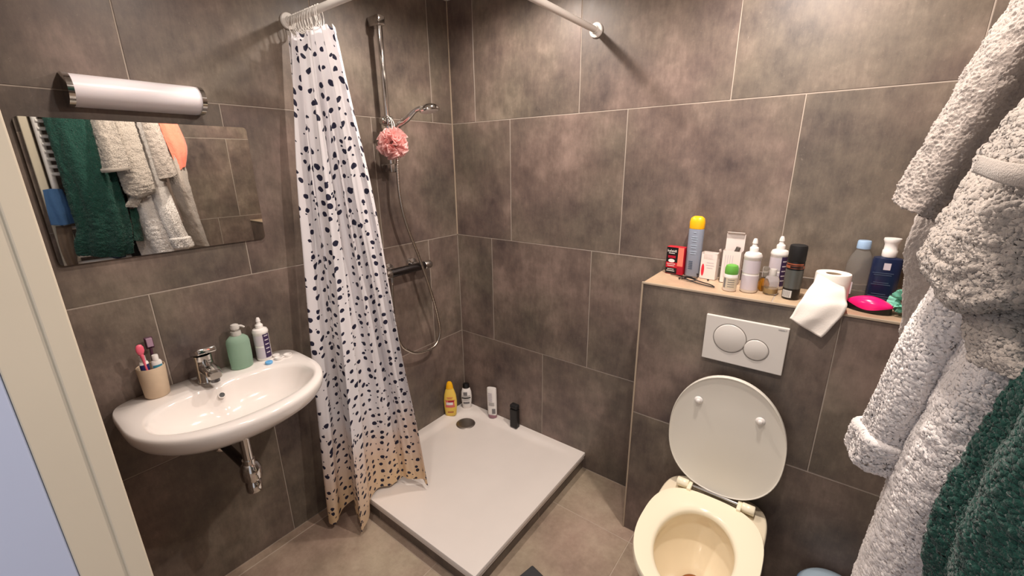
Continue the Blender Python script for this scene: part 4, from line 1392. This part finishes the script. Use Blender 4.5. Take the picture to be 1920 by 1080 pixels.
lathe('cap', [(0.0, 0.064), (0.0105, 0.064), (0.0105, 0.084), (0.0095, 0.086), (0.0, 0.086)], 'milky', t, 24)

# black spray can
t = tag(empty('spray_can', (1.6625, -0.156, Z0)), 'black and grey deodorant spray can beside the toilet roll', 'spray can')
lathe('can', [(0.0, 0.0), (0.023, 0.0), (0.0245, 0.003), (0.0245, 0.122), (0.0235, 0.125), (0.0, 0.125)], 'black', t, 36)
lathe('cap', [(0.0235, 0.124), (0.0248, 0.127), (0.0248, 0.168), (0.0235, 0.175), (0.019, 0.177), (0.0, 0.179)], 'matblack', t, 36)
arc('label', 0.0245, 0.036, 0.097, -85, 85, 'can_grey', t)
arc('copper_band', 0.0247, 0.103, 0.112, -85, 85, 'copper_print', t)
arc('label', 0.0249, 0.1045, 0.1105, -30, 60, 'black_print', t)
arc('print_line', 0.0247, 0.115, 0.119, -70, 60, 'copper_print', t)
arc('barcode', 0.0247, 0.006, 0.030, -62, 8, 'barcode', t)
for k in range(7):
    arc('barcode_bar', 0.0249, 0.008, 0.028, -56 + 8 * k, -53 + 8 * k, 'greyprint', t)

# toilet roll with a loose sheet over the ledge
t = tag(empty('toilet_roll', (1.7635, -0.158, Z0)), 'white toilet roll standing upright with a sheet trailing over the edge', 'toilet paper')
lathe('roll', [(0.0195, 0.002), (0.0195, 0.0), (0.0445, 0.0), (0.046, 0.004), (0.046, 0.096), (0.0445, 0.100), (0.0205, 0.0985), (0.0195, 0.096), (0.0195, 0.002)], 'paper', t, 48)
lathe('core', [(0.0195, 0.001), (0.0195, 0.097), (0.0185, 0.097), (0.0185, 0.001)], 'cardboard', t, 32)
T0 = np.array((1.7635, -0.158, Z0))
lft = np.array([(1.7230, -0.184, 1.2565), (1.7180, -0.213, 1.236), (1.7010, -0.246, 1.197), (1.688, -0.262, 1.160), (1.6765, -0.268, 1.122)])
rgt = np.array([(1.7960, -0.196, 1.2300), (1.8030, -0.228, 1.205), (1.8080, -0.252, 1.178), (1.790, -0.264, 1.132), (1.7640, -0.268, 1.083)])
v, f = [], []
NR, NC = 40, 16
for j in range(NR + 1):
    a, b = catmull(lft, j / NR), catmull(rgt, j / NR)
    for i in range(NC + 1):
        s = i / NC
        p = a * (1 - s) + b * s
        p = p + np.array((0, -0.016 * math.sin(PI * s) * (1 - j / NR) ** 0.7 - 0.003 * math.sin(PI * 3 * s + j * 0.12) * (j / NR), 0.002 * math.sin(j * 0.5 + 5 * s)))
        v.append(p - T0)
for j in range(NR):
    for i in range(NC):
        a0 = j * (NC + 1) + i
        f.append((a0, a0 + 1, a0 + NC + 2, a0 + NC + 1))
o = pydata('loose_sheet', v, f, 'paper', t, True)
md = o.modifiers.new('thickness', 'SOLIDIFY'); md.thickness = 0.0006

# clear bottle with pale blue cap
t = tag(empty('clear_bottle', (1.826, -0.046, Z0)), 'clear plastic bottle with a pale blue cap at the back of the ledge', 'bottle')
lathe('bottle', [(0.0, 0.0), (0.029, 0.0), (0.033, 0.004), (0.034, 0.09), (0.033, 0.115), (0.027, 0.140), (0.018, 0.158), (0.0155, 0.166), (0.0, 0.166)], 'clear_pet', t, 40, 1.0, 0.85)
lathe('inner_liquid', [(0.0, 0.003), (0.031, 0.004), (0.0315, 0.030), (0.0, 0.030)], 'clear_glass', t, 36, 1.0, 0.85)
lathe('cap', [(0.0, 0.165), (0.0175, 0.165), (0.0180, 0.168), (0.0175, 0.187), (0.016, 0.190), (0.0, 0.1905)], 'paleblue_cap', t, 28)
arc('label', 0.034, 0.020, 0.060, -70, -15, 'label_grey', t, 1.0, 0.85)

# navy pump bottle
t = tag(empty('pump_bottle', (1.8895, -0.058, Z0)), 'dark navy pump bottle with a white pump head', 'bottle')
lathe('bottle', [(0.0, 0.0), (0.034, 0.0), (0.0365, 0.004), (0.0365, 0.135), (0.034, 0.144), (0.016, 0.149), (0.0, 0.149)], 'navy_bottle', t, 40, 1.0, 0.62, n=3.4)
lathe('pump', [(0.0, 0.148), (0.017, 0.148), (0.0185, 0.152), (0.0185, 0.168), (0.0165, 0.171), (0.0165, 0.186), (0.0185, 0.192), (0.0215, 0.2005), (0.0205, 0.205), (0.0, 0.206)], 'white', t, 28)
yf = -0.0232
flat('square_mark', (0.0, yf, 0.121), 0.0165, 0.021, 'label_grey', t)
for z, w in ((0.100, 0.05), (0.094, 0.042), (0.070, 0.036), (0.064, 0.046), (0.034, 0.034), (0.027, 0.05), (0.020, 0.044)):
    flat('print_line', (-0.006, yf, z), w, 0.0022, 'dark_blue_print', t)

# pink detangling brush
t = tag(empty('hair_brush', (1.862, -0.168, Z0)), 'hot pink palm-sized hair brush with a black base', 'hair brush')
t.rotation_euler.z = math.radians(-14)
v, f = [], []
NBX, NBA = 26, 20
for i in range(NBX + 1):
    s = i / NBX
    x = (s - 0.5) * 0.112
    w = 0.031 * (math.sin(PI * min(1, max(0, s)))) ** 0.55 * (0.88 + 0.2 * s)
    h = 0.024 * (math.sin(PI * s)) ** 0.6 + 0.012 * math.sin(PI * s) ** 2
    base = 0.015 + 0.006 * math.cos(2 * PI * s * 0.9 + 0.3)
    for k in range(NBA + 1):
        a = PI * k / NBA
        v.append((x, -w * math.cos(a), base + h * math.sin(a) ** 0.8))
for i in range(NBX):
    for k in range(NBA):
        a0 = i * (NBA + 1) + k
        f.append((a0, a0 + 1, a0 + NBA + 2, a0 + NBA + 1))
pydata('shell', v, f, 'hot_pink', t)
v, f = [], []
for i in range(NBX + 1):
    s = i / NBX
    x = (s - 0.5) * 0.108
    w = 0.030 * (math.sin(PI * s)) ** 0.55 * (0.88 + 0.2 * s)
    base = 0.0165 + 0.006 * math.cos(2 * PI * s * 0.9 + 0.3)
    v += [(x, -w, base), (x, -w * 0.93, 0.0), (x, w * 0.93, 0.0), (x, w, base)]
for i in range(NBX):
    a0 = i * 4
    for k in range(4):
        f.append((a0 + k, a0 + (k + 1) % 4, a0 + 4 + (k + 1) % 4, a0 + 4 + k))
o = pydata('bristle_base', v, f, 'black', t); autosmooth(o, 50)

# mint bath pouf
t = empty('mint_pouf', (1.934, -0.165, Z0 + 0.040))
tag(t, 'mint green mesh bath pouf at the far end of the ledge', 'bath pouf')
parts = []
rr = random.Random(12)
for k in range(34):
    d = Vector((rr.gauss(0, 1), rr.gauss(0, 1), rr.gauss(0, 1))).normalized()
    t1 = d.orthogonal().normalized()
    ang = rr.uniform(0, PI)
    ax = t1 * math.cos(ang) + d.cross(t1) * math.sin(ang); bx_ = d.cross(ax)
    vv, ff = [], []
    R0 = rr.uniform(0.033, 0.039); ph = rr.uniform(0, 6)
    for i in range(13):
        a = (i / 12 - 0.5) * 2
        side = 0.12 * math.sin(a * 6 + ph)
        for j in range(4):
            w = j / 3
            vv.append((d + ax * a * 0.7 + bx_ * side * w).normalized() * R0 * (0.4 + 0.6 * w))
    for i in range(12):
        for j in range(3):
            a0 = i * 4 + j
            ff.append((a0, a0 + 1, a0 + 5, a0 + 4))
    parts.append((vv, ff))
V, F = merge(parts)
pydata('ruffles', V, F, 'mint', t, True, recalc=False)

# thin black looped cord lying in front of the cartons
parts = []
zc = Z0 + 0.0032
for pts in ([(1.275, -0.083, zc), (1.310, -0.098, zc), (1.335, -0.112, zc + 0.004), (1.375, -0.128, zc), (1.415, -0.150, zc), (1.434, -0.172, zc), (1.425, -0.176, zc), (1.395, -0.166, zc), (1.360, -0.150, zc), (1.325, -0.135, zc + 0.003), (1.308, -0.128, zc)],
            [(1.252, -0.078, zc), (1.285, -0.092, zc + 0.002), (1.318, -0.108, zc + 0.006), (1.345, -0.112, zc + 0.006), (1.356, -0.095, zc + 0.004), (1.352, -0.078, zc + 0.012)],
            [(1.300, -0.125, zc), (1.320, -0.115, zc + 0.008), (1.345, -0.118, zc + 0.008), (1.360, -0.128, zc + 0.003), (1.340, -0.135, zc), (1.315, -0.120, zc + 0.005)]):
    parts.append(tube_data(path(pts, 60), 0.0021, 8))
for c in ((1.352, -0.078, zc + 0.014), (1.300, -0.128, zc + 0.001), (1.3945, -0.092, zc + 0.001)):
    v, f = lathe_data([(0.0, -0.004), (0.0036, -0.002), (0.0042, 0.0), (0.0036, 0.002), (0.0, 0.004)], 12, origin=c)
    parts.append((v, f))
V, F = merge(parts)
tag(pydata('hair_band', V, F, 'black', None), 'thin black looped hair band lying on the ledge before the cartons', 'hair band')

# bottles on the shower tray
t = tag(empty('shampoo_bottle', (0.038, -0.170, TZ + 0.0005)), 'yellow shampoo bottle against the wall of the shower', 'bottle')
t.rotation_euler.z = math.radians(38)
lathe('bottle', [(0.0, 0.0), (0.030, 0.0), (0.034, 0.006), (0.0395, 0.060), (0.0400, 0.100), (0.036, 0.140), (0.026, 0.175), (0.021, 0.186), (0.0, 0.186)], 'yellow_bottle', t, 36, 1.0, 0.5, n=2.3)
lathe('cap', [(0.0, 0.185), (0.0225, 0.185), (0.021, 0.198), (0.016, 0.220), (0.010, 0.228), (0.0, 0.229)], 'yellow_cap', t, 28, 1.0, 0.62)
arc('print_patch', 0.0400, 0.062, 0.112, -46, 46, 'pink_print', t, 1.0, 0.52)
arc('print_patch', 0.0404, 0.080, 0.098, -34, 26, 'white_print', t, 1.0, 0.54)
arc('print_patch', 0.0408, 0.098, 0.110, -14, 36, 'crimson_print', t, 1.0, 0.54)
for z, w in ((0.128, 30), (0.121, 22)):
    arc('print_line', 0.0395, z, z + 0.003, -w, w, 'pink_print', t, 0.97, 0.52)
arc('print_line', 0.0385, 0.026, 0.033, -26, 30, 'copper_print', t, 1.0, 0.52)

t = tag(empty('conditioner_bottle', (0.062, -0.052, TZ + 0.0005)), 'oval white bottle with a black cap in the shower corner', 'bottle')
t.rotation_euler.z = math.radians(42)
lathe('bottle', [(0.0, 0.0), (0.022, 0.0), (0.025, 0.004), (0.032, 0.050), (0.0335, 0.085), (0.031, 0.115), (0.024, 0.138), (0.018, 0.143), (0.0, 0.143)], 'white', t, 36, 1.0, 0.55, n=2.3)
lathe('cap', [(0.0, 0.142), (0.0205, 0.142), (0.020, 0.168), (0.017, 0.172), (0.0, 0.173)], 'black', t, 28, 1.0, 0.7)
arc('print_band', 0.0338, 0.073, 0.082, -60, 50, 'matblack', t, 1.0, 0.57)
arc('print_patch', 0.0335, 0.095, 0.118, -34, 10, 'greyprint', t, 0.97, 0.57)
arc('print_line', 0.0335, 0.088, 0.092, -50, 44, 'greyprint', t, 1.0, 0.57)
arc('print_patch', 0.032, 0.036, 0.050, -40, 34, 'greyprint', t, 1.0, 0.57)
for z in (0.060, 0.066):
    arc('print_line', 0.0335, z, z + 0.002, -40, 40, 'greyprint', t, 1.0, 0.57)

t = tag(empty('lotion_tube', (0.262, -0.036, TZ + 0.0005)), 'white tube standing on a mauve cap at the back of the shower', 'bottle')
t.rotation_euler = (math.radians(-3), math.radians(-2), math.radians(18))
lathe('cap', [(0.0, 0.0), (0.025, 0.0), (0.027, 0.003), (0.027, 0.018), (0.0, 0.018)], 'mauve_cap', t, 32, 1.0, 0.62)
lathe('tube_body', [(0.0265, 0.0175), (0.0285, 0.022), (0.030, 0.090), (0.0305, 0.150), (0.0300, 0.186), (0.0280, 0.193), (0.0, 0.194)], 'white', t, 36, 1.0, 0.5, n=2.6)
for k in range(5):
    arc('print_line', 0.0305, 0.110 + 0.012 * k, 0.116 + 0.012 * k, -40, 14, 'label_grey', t, 1.0, 0.56)
for k in range(4):
    arc('print_line', 0.0300, 0.082 + 0.006 * k, 0.084 + 0.006 * k, -40, 40, 'greyprint', t, 1.0, 0.56)
arc('barcode', 0.0296, 0.030, 0.062, 8, 52, 'greyprint', t, 1.0, 0.58)

t = tag(empty('black_container', (0.431, -0.036, TZ + 0.0005)), 'narrow black container with a rounded top beside the white tube', 'container')
box('body', (-0.025, -0.017, 0.0), (0.025, 0.017, 0.122), 'black', t, 0.006, 3)
box('cap', (-0.0255, -0.0175, 0.1225), (0.0255, 0.0175, 0.150), 'matblack', t, 0.009, 3)

# things on the washbasin
ZB = SZ + 0.0015
CUP = (0.046, -1.483, ZB)
t = tag(empty('toothbrush_cup', CUP), 'beige stone-look toothbrush cup on the washbasin', 'cup')
t.scale = (1, 1, 1.07)
lathe('cup', [(0.0, 0.0), (0.030, 0.0), (0.0335, 0.004), (0.0375, 0.096), (0.0365, 0.0985), (0.0340, 0.097), (0.0305, 0.008), (0.0, 0.007)], 'cup_beige', t, 40)


def in_cup(px, py, z):
    return (CUP[0] + px, CUP[1] + py, CUP[2] + z)


# pink toothbrush
t = tag(empty('toothbrush', in_cup(0.008, -0.010, 0.009)), 'pink toothbrush leaning in the beige cup', 'toothbrush', 'toothbrushes in the cup')
tube('handle', path([(0.0, 0.004, 0.0), (0.010, -0.003, 0.08), (0.016, -0.006, 0.135), (0.018, -0.008, 0.152)], 20), [0.0042 + 0.0012 * math.sin(k * 0.5) for k in range(20)], 'pink_plastic', t, 12)
v, f = lathe_data([(0.0, 0.0), (0.007, 0.003), (0.0105, 0.014), (0.010, 0.026), (0.006, 0.034), (0.0, 0.036)], 18, 0.5, 1.0)
pydata('head', [(p[0] + 0.019, p[1] - 0.008, p[2] + 0.148) for p in v], f, 'pink_plastic', t)
# dark brush
t = tag(empty('toothbrush', in_cup(-0.014, 0.010, 0.009)), 'dark plum toothbrush with mauve bristles in the beige cup', 'toothbrush', 'toothbrushes in the cup')
tube('handle', path([(0.006, -0.006, 0.0), (-0.002, 0.002, 0.08), (-0.003, 0.006, 0.15)], 14), 0.0042, 'plum_plastic', t, 10)
box('head', (-0.009, -0.005, 0.146), (-0.003, 0.017, 0.186), 'plum_plastic', t, 0.0025, 2)
box('bristles', (-0.0035, -0.002, 0.154), (0.004, 0.014, 0.183), 'bristle_mauve', t, 0.001, 1)
# toothpaste tubes
t = tag(empty('toothpaste_tube', in_cup(0.014, -0.016, 0.009)), 'navy and white toothpaste tube with its cap up in the beige cup', 'toothpaste')
lathe('tube_body', [(0.0, 0.0), (0.0120, 0.0), (0.0130, 0.05), (0.0132, 0.114), (0.0118, 0.120), (0.0, 0.121)], 'navy_print', t, 24, 0.6, 0.9)
lathe('shoulder', [(0.0128, 0.112), (0.0130, 0.116), (0.0105, 0.122), (0.0, 0.1225)], 'white', t, 24, 0.65, 0.95)
lathe('cap', [(0.0, 0.122), (0.0085, 0.122), (0.0080, 0.140), (0.0, 0.141)], 'milky', t, 20)
t = tag(empty('toothpaste_tube', in_cup(0.008, 0.016, 0.009)), 'white and teal toothpaste tube with a white screw cap in the beige cup', 'toothpaste')
lathe('tube_body', [(0.0, 0.0), (0.0135, 0.0), (0.0145, 0.05), (0.0148, 0.106), (0.0120, 0.112), (0.0, 0.113)], 'white', t, 24, 0.62, 0.95)
lathe('cap', [(0.0, 0.112), (0.0085, 0.112), (0.0085, 0.128), (0.0078, 0.131), (0.0, 0.1315)], 'white', t, 20)
v, f = [], []
for z in (0.070, 0.098):
    for i in range(9):
        a = math.radians(-55 + 110 * i / 8)
        v.append(((0.0148 * 0.62 + 0.0005) * math.cos(a), (0.0148 * 0.95 + 0.0005) * math.sin(a), z))
pydata('print_patch', v, [(i, i + 1, 10 + i, 9 + i) for i in range(8)], 'teal_print', t, True, recalc=False)

# green hand soap
t = tag(empty('soap_dispenser', (0.052, -1.228, ZB)), 'clear pump bottle of pale green hand soap beside the tap', 'soap dispenser')
lathe('bottle', [(0.0, 0.0), (0.034, 0.0), (0.0375, 0.004), (0.0385, 0.05), (0.0385, 0.100), (0.035, 0.114), (0.024, 0.124), (0.016, 0.127), (0.0, 0.127)], 'soap_green', t, 40, 0.8, 1.0)
lathe('pump_collar', [(0.0, 0.126), (0.0165, 0.126), (0.017, 0.129), (0.0165, 0.142), (0.0, 0.1425)], 'milky', t, 28)
lathe('pump_head', [(0.0, 0.142), (0.006, 0.142), (0.0062, 0.149), (0.0145, 0.151), (0.0155, 0.158), (0.0125, 0.167), (0.006, 0.170), (0.0, 0.1705)], 'milky', t, 24)
tube('pump_nozzle', [(0.004, 0.006, 0.161), (0.010, 0.018, 0.160), (0.014, 0.027, 0.153)], [0.005, 0.0042, 0.0032], 'milky', t, 12)
o = solution((0.050, -1.147, ZB), 'white nozzle bottle with dark side label on the washbasin', (20, 75), 'label_grey', 0.92, math.radians(60))
# blue cap and lens case
t = lathe('screw_top', [(0.0, 0.0), (0.012, 0.0), (0.0130, 0.002), (0.0130, 0.007), (0.0115, 0.0085), (0.0, 0.009)], 'sky_blue', None, 28)
t.location = (0.108, -1.158, ZB)
tag(t, 'small sky blue screw cap on the washbasin', 'cap')
t = tag(empty('lens_case', (0.098, -1.100, ZB)), 'white contact lens case with round wells on the washbasin corner', 'lens case')
t.rotation_euler.z = math.radians(12)
for s in (-1, 1):
    lathe('well', [(0.0, 0.003), (0.0118, 0.003), (0.0122, 0.008), (0.0145, 0.008), (0.0145, 0.001), (0.013, 0.0), (0.0, 0.0)], 'white', t, 28, loc=(0.004 * s, s * 0.0165, 0))
box('bridge', (-0.005, -0.008, 0.0005), (0.005, 0.008, 0.005), 'white', t, 0.001)
t = lathe('screw_top', [(0.0, 0.0), (0.0115, 0.0), (0.0125, 0.002), (0.0125, 0.007), (0.0110, 0.0085), (0.0, 0.009)], 'white', None, 28)
t.location = (0.066, -1.112, ZB)
tag(t, 'small white screw cap behind the lens case', 'cap')

# pedal bin
t = tag(empty('pedal_bin', (1.930, -0.345, 0.001)), 'pale blue round pedal bin beside the toilet', 'bin')
lathe('body', [(0.0, 0.0), (0.088, 0.0), (0.090, 0.006), (0.096, 0.235), (0.0, 0.235)], 'bin_blue', t, 44)
lathe('lid_rim', [(0.0955, 0.235), (0.100, 0.237), (0.1005, 0.252), (0.098, 0.256), (0.0, 0.256)], 'bin_rim', t, 44)
lathe('lid', [(0.096, 0.255), (0.095, 0.262), (0.084, 0.275), (0.060, 0.286), (0.030, 0.291), (0.0, 0.292)], 'bin_blue', t, 44)
box('pedal', (-0.02, -0.125, 0.008), (0.02, -0.085, 0.016), 'black', t, 0.002)

# dark mat on the floor in front of the shower
o = box('bath_mat', (-0.14, -0.14, 0.0), (0.14, 0.14, 0.018), 'mat_grey', None, 0.006, 3, True, (1.090, -0.822, 0.001))
autosmooth(o, 40)
o.rotation_euler.z = math.radians(-12)
tag(o, 'flat dark grey square mat on the floor before the shower', 'mat')
